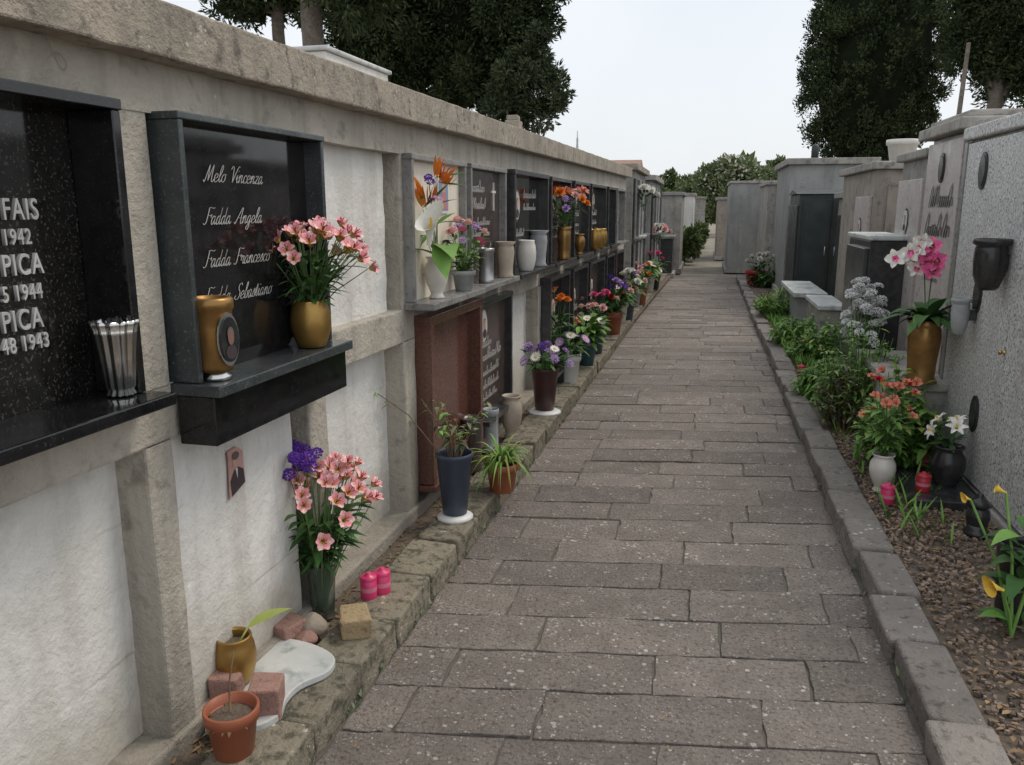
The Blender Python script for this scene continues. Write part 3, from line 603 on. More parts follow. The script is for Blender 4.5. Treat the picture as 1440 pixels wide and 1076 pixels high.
t=bouquet('arrangement of orange strelitzia and one white calla lily in front of the cream memorial',p+Vector((0,0,.17)),[('bird',4,.95),('dp',2,.9),('pur',2,1)],.06,.36,name='flower_arrangement',nl=10,Ll=.12,Lw=.04,lm=lf1,lean=(.02,-.2),pref=(.2,-.3,.1),fixed=[('caw',1.55,.03,-.19,.08,(.25,-.35,1))])
mb=MB(); mb.blade((.03,-.04,.03),(.3,-.4,.5),.26,.13,.75,0,8); mb.blade((.03,0,.0),(.4,.1,.8),.2,.09,.5,0,8); mb.blade((.04,-.1,.08),(.3,-.4,-.6),.17,.09,.1,0,6); mb.build('broad_leaf',lf1,t)
p=on_sill(652,.08); pot('grey pot with green leaves and pink flowers, right of the strelitzias',p,.1,.06,cerg,arr_plant([('cp',3,.9),('cpk',5,1),('spl',4,1)],.13,.25,nl=80,Ll=.07,Lw=.035,lm=lf1))
vase('silver lantern shaped vase under the brown script memorial',on_sill(684,.07),.19,.045,'cyl',steel); vase('beige stoneware urn to the right of the silver lantern vase',on_sill(711,.08),.21,.062,'tall',cerb)
vase('round white urn on the upper sill',on_sill(740,.08),.2,.066,'barrel',cerw); vase('tall grey white urn beside the round white urn',on_sill(757,.06),.25,.075,'tall',cerg)
p=on_sill(793,.09); vase('dark brown vase holding orange and pink flowers on the upper sill',p,.26,.065,'tall',bronze2)
bouquet('orange and pink bouquet in the dark brown vase on the upper sill',p+Vector((0,0,.25)),[('co',6,1.4),('alo',6,1.3),('cpk',5,1.3),('spl',5,1.4),('cl',2,1.2)],.2,.28,nl=54,Ll=.11,Lw=.03,lm=lf2,pref=(.1,-.4,.1),hj=.12)
vase('small bronze vase left of the big gold vase on the upper sill',on_sill(815,.09),.18,.05,'urn',bronze2); vase('wide gold vase on the upper sill near the far end',on_sill(836,.1),.2,.075,'barrel',bronze); vase('gold vase half hidden behind the wide gold vase',on_sill(844,.1),.2,.075,'barrel',bronze)
# ------------------------------------------------------------------ left ground items
KZ=.101
p=GP(455,868,.08); vase('clear glass vase on the ground against the white plaster',p,.21,.055,'glass',glass,cat='vase')
pu=[('pur',random.uniform(.85,1.1),-.02+random.uniform(-.06,.06),-.06+random.uniform(-.07,.07),.40+random.uniform(-.04,.04)) for _ in range(13)]
bouquet('big bouquet of purple statice and pink alstroemeria standing on the ground',p+Vector((0,0,.19)),[('al',46,.84)],.18,.33,nl=230,Ll=.085,Lw=.024,lm=lf2,base=-.17,lean=(.02,.12),pref=(.4,-.5,.2),fixed=pu,hj=.16)
def candle(label,loc,h,r,mat,group=None):
    t=thing('votive_candle',label,'candle',loc,random.uniform(0,3),group); mb=MB(); mb.lathe([(0,0),(r*.92,0),(r*.95,.003),(r*.95,h*.72),(r*.9,h*.735),(0,h*.735)],n=22); mb.build('cup',mat,t)
    mb=MB(); mb.lathe([(r*.98,h*.737),(r*.98,h*.84),(r*.9,h*.86),(r*.35,h*.9),(r*.3,h*.98),(r*.2,h),(0,h)],n=22); mb.build('lid',mat,t)
    mb=MB(); mb.lathe([(r*.955,h*.3),(r*.955,h*.46)],n=22); mb.build('paper_band',pinkl,t); return t
candle('pink votive candle beside the tan brick, nearer one of the pair',GP(519,840,KZ),.10,.032,pinkp); candle('pink votive candle beside the tan brick, farther one of the pair',GP(538,833,KZ),.10,.032,pinkp)
def brick(label,loc,sz,mat,rz,name='brick',tilt=0):
    mb=MB(); mb.box(-sz[0]/2,sz[0]/2,-sz[1]/2,sz[1]/2,0,sz[2],j=.005); o=mb.build(name,mat,None,.007); o.location=loc; o.rotation_euler=(tilt,0,rz); tag(o,label,'brick'); return o
brick('tan brick on the kerb in front of the ground bouquet',GP(500,888,KZ),(.10,.13,.075),brickt,.5)
brick('pinkish brick chunk left of the round stone',GP(406,900,.09),(.08,.11,.07),brickp,-.3); brick('pinkish brick standing behind the terracotta pot',GP(377,1003,KZ),(.085,.10,.10),brickp,.35); brick('small pinkish brick under the gold pot with the green leaf',GP(320,985,KZ),(.08,.075,.09),brickp,.2)
def rock(label,loc,r,mat,sq=(1,1,.7)):
    mb=MB(); pr=[(0,-1)]+[(math.cos(a),math.sin(a)) for a in [R(-60+20*k) for k in range(7)]]+[(0,1)]; mb.lathe(pr,n=14); 
    ph=random.uniform(0,6); mb.v=[(x*r*sq[0]*(1+.12*math.sin(3*y+ph)),y*r*sq[1]*(1+.12*math.sin(4*x+ph)),(z+.9)*r*sq[2]*(1+.1*math.sin(3*x+2*y+ph))) for x,y,z in mb.v]
    o=mb.build('stone',mat); o.location=loc; tag(o,label,'stone')
rock('rounded beige stone between the brick chunk and the tan brick',GP(442,892,.09),.048,stone,(1,1,.75)); rock('small flat stone in front of the rounded beige stone',GP(430,905,.095),.038,brickp,(1,1.2,.5))
out=[(288,1026),(304,985),(292,952),(334,920),(390,902),(438,909),(470,927),(462,948),(424,966),(404,985),(394,1008),(366,1024),(330,1030)]
pts=[GP(a,b,.113) for a,b in out]; cx=sum(p.x for p in pts)/len(pts); cy=sum(p.y for p in pts)/len(pts)
cl=[(p.x-cx,p.y-cy) for p in pts]; cl=cl+[cl[0],cl[1],cl[2]]; sm=catmull(cl,5)[5:-10]; sm=[q for q in sm]
mb=MB(); n=len(sm); mb.add([(x,y,0) for x,y in sm]+[(x,y,.022) for x,y in sm],[tuple(range(n,2*n)),tuple(reversed(range(n)))]+[(i,(i+1)%n,n+(i+1)%n,n+i) for i in range(n)])
o=mb.build('marble_piece',whitem,None,.004); o.location=(cx,cy,.103); tag(o,'wavy broken piece of white grey marble lying on the kerb','marble slab')
p=GP(333,958,.125); 
def p_leaf(t,z):
    mb=MB(); mb.tube([(0,0,-.0),(.01,.01,.12),(.03,.03,.16)],.004,.003,6,0); mb.blade((.03,.03,.16),(.55,.7,.35),.15,.05,.25,1,8); mb.build('foliage',[lf3,lf3],t)
pot('gold bulbous pot with one long yellow green leaf, on the marble piece',p,.15,.062,bronze,p_leaf,kind='barrel')
def p_dry(t,z):
    mb=MB()
    for k in range(26): a=random.uniform(0,6.28); r=random.uniform(0,.05); mb.blade((r*math.cos(a),r*math.sin(a),z),(math.cos(a),math.sin(a),.3),random.uniform(.03,.06),.012,.3,0,3)
    mb.tube([(-.01,.01,z),(-.014,.02,z+.08),(.0,.03,z+.17)],.003,.002,5,0); mb.build('dry_stems',drym,t)
pot('terracotta coloured plastic pot with dry soil at the near end of the kerb',GP(330,1058,KZ),.135,.071,terra,p_dry)
p=GP(640,728,KZ); vase('tall slate blue vase on a white saucer',p,.29,.085,'cone',bluep,foot=(whitep,.98))
t=thing('leafy_twigs','sparse half withered leafy twigs in the slate blue vase','plant',p+Vector((0,0,.3)))
mb=MB()
for k in range(17):
    a=random.uniform(0,6.28) if k else 3.6; lean=random.uniform(.1,1.1) if k else 1.4; L=random.uniform(.1,.27) if k else .36; tip=Vector((math.cos(a)*lean*L*.8,math.sin(a)*lean*L*.8,L)); mb.tube([(0,0,-.08),tip*.5+Vector((0,0,.02)),tip],.003,.0015,5,0)
    for q in range(7): c=tip*random.uniform(.45,1.02); g=random.uniform(0,6.28); mb.blade(c,(math.cos(g),math.sin(g),random.uniform(-.4,.8)),random.uniform(.03,.06),.018,.5,1+(q%3==0)+2*(random.random()<.08),4)
mb.build('foliage',[drym,lf4,lf1,litterm],t)
def p_spider(t,z):
    mb=MB()
    for k in range(95): a=random.uniform(0,6.28); mb.blade((0,0,z),(math.cos(a)*.7,math.sin(a)*.7,random.uniform(.6,2.3)),random.uniform(.24,.42),.015,random.uniform(.55,1.15),k%3>0 and 1 or 0,8,pw=.5)
    mb.build('foliage',[lf3,lf1],t)
pot('terracotta pot with an arching spider plant, right of the slate blue vase',GP(706,690,.1),.15,.085,terra,p_spider)
def gl(px,d=.13,z=.088): return W(SP(px,d,z+.1),d,z)
vase('dark brown vase next to the lower script memorial',gl(664,.06),.3,.07,'tall',brownd); vase('pale grey vase between the dark brown and white ones',gl(690,.06),.26,.05,'cyl',cerg); vase('white beige urn on the ground left of the maroon pot',gl(719,.1),.27,.07,'urn',cerb)
def gpot(lab,px,h,r,mat,heads,Rr,Hh,foot=None,d=.13,kind='pot',**kw):
    kw.setdefault('nl',40); kw.setdefault('Ll',.1); kw.setdefault('Lw',.035); kw.setdefault('hj',.15); return pot(lab,gl(px,d),h,r,mat,arr_plant(heads,Rr,Hh,**kw),kind=kind,foot=foot)
gpot('maroon pot on a white saucer with lilac and white flowers',766,.3,.1,maroon,[('spl',8,1.6),('dw',3,1.2),('pur',4,1.3)],.2,.2,(whitep,1.15),d=.17,kind='cone',lm=lf2,nl=90)
gpot('pot of orange flowers standing against the wall behind the maroon pot',783,.35,.09,cerk,[('co',6,1.4),('alo',3,1.2)],.13,.45,d=.06,nl=60)
gpot('teal pot with broad green leaves and a few pink blooms',824,.22,.1,tealp,[('cpk',4,1.3),('dw',3,1.2)],.2,.35,d=.17,kind='cone',nl=100,Ll=.18,Lw=.06,lm=lf1)
gpot('slate vase with magenta and pink flowers',838,.3,.09,bluep,[('cp',4,1.4),('cpk',7,1.4)],.2,.36,d=.16,kind='cone',nl=90)
gpot('white planter with lilac and white daisies, left of the teal pot',800,.25,.1,whitep,[('dp',6,1.2),('dw',4,1.2)],.2,.2,d=.15,nl=90)
far=[(855,[('cr',3,1.6),('cw',4,1.6)],cerk,'black pot with red and white carnations'),(862,[('pur',5,2.0),('cl',3,1.6)],terra,'terracotta pot with purple flowers rising against the wall'),(871,[('cpk',5,1.7),('dw',4,1.7)],cerw,'white pot with pale pink and white flowers'),
(881,[('cw',6,1.8)],bluep,'slate pot with pure white carnations'),(891,[('cpk',5,1.8),('cl',3,1.7)],cerg,'grey pot with pink and lilac flowers near the far kerb'),(900,[('co',4,1.8),('cpk',3,1.8)],terra,'terracotta pot with orange and pink flowers near the far kerb'),(912,[('dw',6,2.0)],cerw,'white pot with white daisies near the wall end'),(920,[('cp',5,1.9)],cerk,'black pot with magenta flowers near the wall end')]
for k,(px,hd,mt,lab) in enumerate(far): gpot(lab,px,.27,.11,mt,hd,.2,.27+.13*(k%2),d=.16 if k%2 else .1,nl=90,Ll=.17,Lw=.05,lm=(lf1,lf2)[k%2])
# ------------------------------------------------------------------ top of wall
t=thing('white_stone_block','white painted block with a thin cap standing on top of the wall slab','block',W(SP(450,-.5,2.05),-.5,1.965),-TH)
mb=MB(); mb.box(-.22,.2,-.33,.33,0,.17); mb.build('body',plaster,t,.006); mb=MB(); mb.box(-.235,.215,-.345,.345,.171,.19); mb.build('cap',whitem,t,.006)
t=thing('stone_post','short grey stone post on top of the wall slab','post',W(SP(722,-.1,2.1),-.1,1.99),-TH); mb=MB(); mb.box(-.05,.05,-.05,.05,0,.09,j=.005); mb.box(-.04,.04,-.04,.04,.09,.12,j=.004); mb.build('shaft',slabc,t,.006)
t=thing('metal_spike','thin metal spike rising from the far end of the wall top','spike',W(SP(812,-.1,2.2),-.1,2.0)); mb=MB(); mb.lathe([(0,0),(.025,0),(.015,.04),(.008,.12),(.012,.14),(.005,.17),(.003,.22),(0,.23)],n=10); mb.build('shaft',steel,t)
# ------------------------------------------------------------------ tombs
def tomb(label,x0,x1,y0,y1,h,bm,cm,ov=.05,ct=.08,pl=.12,name='tomb',z0=.0,steps=1):
    t=thing(name,label,'tomb',(x0,y0,z0)); mb=MB(); X,Y=x1-x0,y1-y0
    mb.box(-.05,X+.05,-.05,Y+.05,0,pl,j=.003); mb.build('plinth',tombc,t,.008)
    mb=MB(); mb.box(0,X,0,Y,pl+.001,h-ct,j=.002); mb.build('body',bm,t,.006)
    mb=MB(); mb.box(-ov,X+ov,-ov,Y+ov,h-ct+.001,h)
    if steps>1: mb.box(-ov*.3,X+ov*.3,-ov*.3,Y+ov*.3,h+.001,h+ct*.6)
    mb.build('cap',cm,t,.01); return t
def slab_face(t,nm,mat,y0,y1,z0,z1,d0=-.03,d1=-.002):
    mb=MB(); mb.box(d0,d1,y0,y1,z0,z1); return mb.build(nm,mat,t,.004)
def face_disc(t,y,z,ry,rz_,fm=darkm): return oval(t,y,z,ry,rz_,d=-.033,flip=-1,fm=fm)
def dark_oval(t,y,z,ry,rz_):
    mb=MB(); n=24
    for (k,d0,d1) in ((1,-.0301,-.040),(.82,-.0401,-.043)):
        vs=[(d,y+ry*k*math.cos(2*PI*i/n),z+rz_*k*math.sin(2*PI*i/n)) for d in (d0,d1) for i in range(n)]
        mb.add(vs,[tuple(range(n,2*n))]+[(i,(i+1)%n,n+(i+1)%n,n+i) for i in range(n)],0 if k==1 else 1)
    mb.build('oval_medallion',[cerk,darkm],t)
r1=tomb('tall speckled grey granite tomb at the right edge with three dark ovals',1.43,2.7,3.3,5.15,1.93,tombc,granite,.04,.07,.1)
slab_face(r1,'front_slab',granite,.02,.866,.12,1.84,d0=-.034); f1=slab_face(r1,'front_slab',granite,.888,1.80,.12,1.84)
mb=MB(); mb.box(-.012,-.002,.868,.886,.12,1.84); mb.build('joint_strip',darkm,r1); mb=MB(); mb.box(-.036,-.002,1.803,1.85,.11,1.85); mb.build('edge_strip',greym,r1,.003)
for px,py in ((1384,240),(1376,415),(1371,582)):
    d=ray(px,py); k=1.4/d.x; dark_oval(f1,d.y*k-3.3,CH+d.z*k,.06,.095)
def wall_vase(label,px,py,h,r,mat,kind):
    d=ray(px,py); k=1.325/d.x; t=thing('wall_vase',label,'vase',(1.325,d.y*k,CH+d.z*k-h/2)); mb=MB(); mb.lathe([(a*r,b*h) for a,b in PR[kind]],n=26); mb.build('body',mat,t); mb=MB(); mb.box(r*.5,.074,-.02,.02,h*.4,h*.7); mb.build('bracket',darkm,t)
wall_vase('black stone vase fixed to the granite tomb face',1392,372,.24,.082,cerk,'wide'); wall_vase('grey stone vase fixed near the left edge of the granite tomb',1350,445,.19,.05,cerg,'wide')
d=ray(1414,496); k=1.4/d.x; mb=MB(); mb.lathe([(0,0),(.011,0),(.011,.006),(.006,.009),(.006,.016),(.012,.02),(.012,.026),(0,.029)],n=14); o=mb.build('knob',brass,f1); o.location=(-.031,d.y*k-3.3,CH+d.z*k); o.rotation_euler=(0,-PI/2,0)
r2=tomb('warm grey marble tomb with dark script and a stepped cap',1.46,2.7,5.3,6.1,2.0,pinkm,tombc,.08,.07,.1,steps=2)
f2=slab_face(r2,'front_slab',pinkm,.02,.78,.12,1.9)
for (a,b,z,h) in ((.12,.62,1.5,.07),(.16,.66,1.32,.075),(.25,.55,1.14,.03),(.25,.55,1.04,.028)): mb=MB(); scribble(mb,-b,-a,z,h,-.034,sg=-1); mb.build('inscription',ink,f2)
dark_oval(f2,.4,1.74,.06,.09)
t=thing('grave_step','low grey stone step carrying the gold vase in front of the marble tomb','step',(1.12,5.0,.03)); mb=MB(); mb.box(0,.30,0,1.1,0,.44,j=.004); mb.box(-.03,.305,-.03,1.13,.441,.49,j=.002); mb.build('body',tombc,t,.008)
t=thing('grave_slab','thin dark stone slab lying in the bed under the red candles','slab',(1.06,4.15,.05)); mb=MB(); mb.box(0,.34,0,.55,0,.05,j=.004); mb.build('body',darkm,t,.006)
r3=tomb('narrow light grey marble tomb between the inscribed one and the brown one',1.5,2.6,6.3,7.1,1.9,tombc,tombc,.05,.06,.1); f3=slab_face(r3,'front_slab',pinkm,.04,.76,.3,1.7); face_disc(f3,.4,1.4,.06,.08)
r3b=tomb('low dark marble grave with white edging among the plants',1.22,1.47,6.6,7.5,1.3,darkm,whitem,.02,.04,.2,name='low_grave'); slab_face(r3b,'front_slab',greeng,.05,.85,.25,1.2)
r4=tomb('brownish concrete tomb carrying a white flower pot on its roof',1.48,2.6,8.0,9.8,1.9,tombb,tombc,.05,.07,.12); f4=slab_face(r4,'front_slab',pinkm,.1,.8,.3,1.6); face_disc(f4,.45,1.3,.07,.09)
mb=MB(); mb.box(.1,1.0,-.02,-.002,.25,1.7); mb.build('end_panel',tombb,r4,.004)
r4b=tomb('lower brown concrete tomb squeezed between the taller brown one and the dark cabinet',1.8,2.7,10.1,12.2,1.7,tombb,greyp,.06,.08,.12); f=slab_face(r4b,'front_slab',greym,.1,.95,.3,1.4); slab_face(r4b,'front_slab',greeng,1.1,1.95,.3,1.4); face_disc(f,.5,1.1,.07,.09)
vase('white flower pot standing on the brown tomb roof',Vector((1.74,8.35,1.905)),.2,.14,'pot',cerw,name='flower_pot',cat='pot')
r5=tomb('tall grey rendered tomb with a dark cabinet in front',1.32,2.6,14.2,16.5,2.27,greyp,tombc,.06,.1,.15)
t=thing('grave_cabinet','dark green metal grave cabinet with a pitched lid and two doors','cabinet',(1.33,12.6,.03)); mb=MB(); mb.box(0,.9,0,1.3,0,1.66); mb.add([(-.04,-.04,1.661),(.94,-.04,1.661),(.94,1.34,1.661),(-.04,1.34,1.661),(-.04,.65,1.74),(.94,.65,1.74)],[(0,1,5,4),(2,3,4,5),(1,2,5),(3,0,4)]); mb.build('body',darkdoor,t,.01)
for a in (.05,.46):
    mb=MB(); mb.box(a,a+.38,-.02,-.001,.1,1.58); mb.box(a+.03,a+.35,-.028,-.021,.2,1.48); dr=mb.build('door',darkdoor,t,.004)
    k=a+.33 if a<.2 else a+.05; mb=MB(); mb.tube([(k,-.0285,.8),(k,-.05,.8),(k,-.05,.92),(k,-.0285,.92)],.008,.008,6); mb.build('handle',steel,dr)
mb=MB(); mb.box(-.02,-.001,.06,1.24,.1,1.5); mb.build('side_panel',darkdoor,t,.004)
tomb('plain grey block tomb closing the right side of the path end',.58,1.75,20,22.5,2.1,greyp,tombc,.03,.06,.1)
tomb('grey tomb beyond the dark cabinet, half hidden',1.2,2.4,17.0,19.3,2.0,tombc,tombc,.04,.07,.1)
tomb('low white marble grave in front of the dark cabinet',1.15,1.44,10.4,12.0,.5,greyp,whitem,.05,.06,.1,name='low_grave'); tomb('low white marble grave behind the white flowers',1.18,1.40,8.6,9.6,.55,tombc,whitem,.03,.05,.1,name='low_grave')
t=thing('stone_post','dark stub post on the roof of the tall grey tomb','post',(1.75,14.8,2.275)); mb=MB(); mb.lathe([(0,0),(.06,0),(.06,.2),(.045,.24),(0,.25)],n=10); mb.build('shaft',darkdoor,t)
def kiosk(label,x0,x1,y0,y1,h,mat,n,cm):
    t=tomb(label,x0,x1,y0,y1,h,mat,cm,.07,.09,.15,name='niche_kiosk'); X=x1-x0; Y=(y1-y0)/n
    for k in range(n):
        for (a,b) in ((.25,h*.5-.06),(h*.5+.03,h-.2)):
            mb=MB(); mb.box(X+.001,X+.03,Y*k+.06,Y*(k+1)-.06,a,b,0); mb.box(X+.0301,X+.05,Y*k+.06,Y*k+.12,a,b,1); mb.box(X+.0301,X+.05,Y*(k+1)-.12,Y*(k+1)-.06,a,b,1); mb.box(X+.0301,X+.12,Y*k+.04,Y*(k+1)-.04,a-.03,a-.001,1); mb.build('niche_front',[(blackg,darkm,brownd)[(k+int(a*7))%3],(greym,whitem,greym)[k%3]],t,.003)
    mb=MB(); mb.box(.08,X-.08,-.02,-.002,.3,h-.3); mb.build('end_panel',mat,t,.004)
kiosk('pale niche block just past the end of the long wall',-2.3,-.98,11.8,14.2,2.1,tombc,3,slabc); kiosk('darker grey niche block beyond the pale one on the left',-2.2,-.9,14.7,17.6,2.05,greyp,3,tombc)
tomb('weathered low tomb at the far left of the path end',-1.7,-.5,19.5,22,1.85,tombc,greyp,.06,.08,.12); tomb('white fronted tomb deep beyond the path end',-1.2,-.28,24,27,1.9,plaster,tombc,.05,.08,.1); tomb('brownish tomb deep beyond the path end on the right',.4,1.8,25,28,1.8,tombb,tombc,.05,.08,.1); tomb('small grey tomb at the end of the far view',-.75,.05,32,35,1.9,tombc,slabc,.05,.08,.1)
tomb('dark low tomb in front of the weathered one, left of the path end',-1.3,-.62,18.2,19.2,.9,darkm,greym,.04,.06,.1,name='low_grave')
bouquet('white flowers hanging on the pale niche block',Vector((-.86,12.4,1.5)),[('cw',9,2.4)],.2,.25,nl=20,Ll=.12,Lw=.04)
bouquet('pink and white flowers low on the darker niche block',Vector((-.78,15.2,.9)),[('cpk',6,2.4),('cw',4,2.4)],.2,.25,nl=20,Ll=.12,Lw=.04)
# ------------------------------------------------------------------ right bed plants
def shrub(label,loc,rad,h,n,Ll,Lw,lm,name='leafy_plant',heads=None,up=(.1,1.2),droop=.5,sm=stemm):
    t=thing(name,label,'plant',loc,0); mb=MB(); ns=max(8,n//16)
    for k in range(ns):
        a=random.uniform(0,6.28); r=rad*math.sqrt(random.random()); hh=h*(1-.5*(r/rad)**2)*random.uniform(.6,1.08); tip=Vector((r*math.cos(a),r*math.sin(a),hh)); b=Vector((r*.4*math.cos(a),r*.4*math.sin(a),0)); mid=b.lerp(tip,.5)+Vector((0,0,.04*h))
        mb.tube([b,mid,tip],.004,.002,5,0)
        for q in range(n//ns):
            t_=random.uniform(.2,1); c=b.lerp(tip,t_); g=random.uniform(0,6.28); mb.blade(c,(math.cos(g),math.sin(g),random.uniform(*up)),Ll*random.uniform(.6,1.3),Lw*random.uniform(.7,1.3),droop*random.uniform(.3,1.5),1+(random.random()<.14),4)
    mb.build('foliage',[sm,lm,lf3],t)
    if heads:
        for (k,m_,s_) in heads:
            for _ in range(m_):
                a=random.uniform(0,6.28); r=rad*math.sqrt(random.random())*.9; o=link('flower',FLW[k],t); o.location=(r*math.cos(a),r*math.sin(a),h*(1.03-.5*(r/rad)**2)); o.scale=(s_,)*3; orient(o,(math.cos(a)*.5-.3,math.sin(a)*.5-.5,.8))
    return t
def rb(px,x): p=RP(px,x,.25); p.z=.05; return p
shrub('tall feathery light green plant in the right bed beside the kerb',rb(1207,1.07),.31,.72,2700,.062,.019,lf1,up=(-.1,1.0))
shrub('bushy plant with reddish stems left of the white urn in the right bed',rb(1190,.98),.21,.48,1200,.065,.02,lf4,sm=redst)
shrub('broad green plant below the gold vase in the right bed',rb(1262,1.12),.24,.58,1100,.09,.04,lf1,heads=[('alo',3,.9)])
shrub('low bright green fern like plant farther along the right bed',rb(1128,1.06),.34,.38,1700,.11,.022,lf1,up=(-.1,.9),droop=.8)
shrub('rounded green bush next to the white dusty flowers',rb(1166,1.2),.28,.5,1300,.08,.028,lf1)
shrub('spreading fresh green ferny plant spilling over the right kerb',rb(1162,.97),.24,.3,1200,.09,.02,lf1,up=(-.1,.9),droop=.8)
shrub('small green plant with pink buds beside the small white pot',rb(1128,.98),.14,.24,300,.06,.03,lf1,heads=[('spr',5,1)])
shrub('grassy green clump far along the right kerb',rb(1092,1.0),.36,.36,800,.17,.02,lf1,up=(.5,1.6))
shrub('green clump beside the red pot at the far right kerb',rb(1075,1.15),.3,.4,450,.17,.035,lf2)
p=rb(1207,1.17); bouquet('dusty white artificial flower spray standing among green bushes',p+Vector((0,0,.28)),[('sp',70,1.0)],.15,.54,nl=30,Ll=.09,Lw=.025,lm=lf4,base=-.25,hj=.22,droop=.9); vase('grey pot hidden under the dusty white flower spray',p,.3,.1,'pot',cerg)
p=RP(1293,1.25,.52); p.z=.523; vase('tall gold vase with orchids on the grey step',p,.36,.105,'tall',bronze2); 
t=thing('orchid_arrangement','white and magenta orchids with broad leaves in the tall gold vase','flowers',p+Vector((0,0,.34)),0)
mb=MB()
for (k,tipx,tipy,tipz,ns) in (('or',-.2,-.12,.46,8),('om',-.0,-.1,.42,7)):
    P=[Vector((0,0,0)),Vector((tipx*.2,tipy*.2,tipz*.6)),Vector((tipx*.6,tipy*.6,tipz)),Vector((tipx,tipy,tipz*.82))]; mb.tube(P,.004,.002,6,0)
    for q in range(ns):
        u=.45+.55*q/ns; i=min(2,int(u*3)); c=P[i].lerp(P[i+1],u*3-i); o=link('flower',FLW[k],t); o.location=c+Vector((random.uniform(-.05,.05),random.uniform(-.05,.0),random.uniform(-.06,.03))); o.scale=(random.uniform(.95,1.15),)*3; orient(o,(-.45+random.uniform(-.4,.4),-1,.15+random.uniform(-.3,.3)),random.uniform(-.5,.5))
for k in range(36): a=k*.8; mb.blade((0,0,.0),(math.cos(a),math.sin(a),random.uniform(.3,2.0)),random.uniform(.2,.38),.07,random.uniform(.3,.8),1,7)
mb.build('foliage',[stemm,lf2],t)
p=GP(1238,690,.06); vase('white ceramic urn with salmon alstroemerias in the right bed',p,.2,.065,'urn',cerw)
bouquet('salmon alstroemeria bouquet in the white ceramic urn',p+Vector((0,0,.19)),[('alo',17,.76),('cr',2,.7)],.13,.36,nl=150,Ll=.08,Lw=.025,lm=lf1,pref=(-.25,-.5,.1),hj=.2)
candle('red votive candle on the dark slab in the right bed, rear one',GP(1296,655,.1),.09,.032,redp); candle('red votive candle on the dark slab in the right bed, front one',GP(1297,690,.1),.1,.036,redp); candle('pink red votive candle beside the white urn',GP(1247,708,.06),.11,.036,pinkp)
p=GP(1328,692,.06); vase('squat black vase holding drooping white lilies',p,.25,.085,'urn',cerk); bouquet('drooping white lilies in the squat black vase',p+Vector((0,0,.24)),[('li',5,.75)],.09,.13,nl=14,Ll=.1,Lw=.03,pref=(-.4,-.3,0))
p=GP(1372,752,.06); t=thing('grave_lantern','black grave lantern with a rounded body near the granite tomb','grave lantern',p)
mb=MB(); mb.lathe([(0,0),(.055,0),(.055,.02),(.04,.03),(.045,.05),(0,.05)],n=20); mb.build('base',cerk,t); mb=MB(); mb.lathe([(.042,.051),(.05,.08),(.045,.12),(.03,.135)],n=20); mb.build('lamp_body',cerk,t); mb=MB(); mb.lathe([(.04,.136),(.05,.14),(.03,.165),(.012,.18),(.014,.19),(0,.2)],n=20); mb.build('lid',cerk,t)
p=GP(1420,910,.06); vase('dark plastic vase holding the yellow callas at the right edge of the photo',p+Vector((.06,.2,0)),.3,.07,'cone',cerk)
t=thing('calla_plant','yellow calla lilies with green leaves at the right edge of the photo','plant',p)
mb=MB()
for (x,y,z,k,s) in ((-.05,-.02,.21,'cay',.75),(-.03,.12,.50,'cay',.5),(-.11,.2,.44,'cay',.4),(.1,.05,.42,'cay',.7)):
    mb.tube([(.03,.08,0),(x*.4,y*.4,z*.6),(x,y,z)],.006,.004,6,0); o=link('flower',FLW[k],t); o.location=(x,y,z); o.scale=(s,)*3; orient(o,(-.7,-.35,.35))
for k in range(26): a=k*2.4; mb.blade((.03+.02*math.cos(a),.06+.02*math.sin(a),random.uniform(.02,.4)),(math.cos(a)-.1,math.sin(a),random.uniform(.4,1.4)),random.uniform(.10,.19),.065,random.uniform(.4,1),1+(k%4==0),7)
mb.build('foliage',[lf1,lf2,lf1],t)
pot('red pot with white flowers at the far right kerb',RP(1061,.98,.3)-Vector((0,0,.25)),.3,.17,redp,arr_plant([('cw',10,2.2)],.25,.35,nl=60,Ll=.16,Lw=.05,lean=(.4,0)))
pot('small white pot with seedlings in the right bed',RP(1148,.93,.15)-Vector((0,0,.1)),.12,.08,whitep,arr_plant([('dw',2,1)],.08,.14,nl=60,Ll=.07,Lw=.03,lm=lf1))
candle('small red candle by the right kerb, left of the small white pot',RP(1127,.9,.1)-Vector((0,0,.04)),.1,.036,redp); candle('pink candle by the right kerb, beside the small red one',RP(1138,.91,.1)-Vector((0,0,.04)),.1,.036,pinkp)
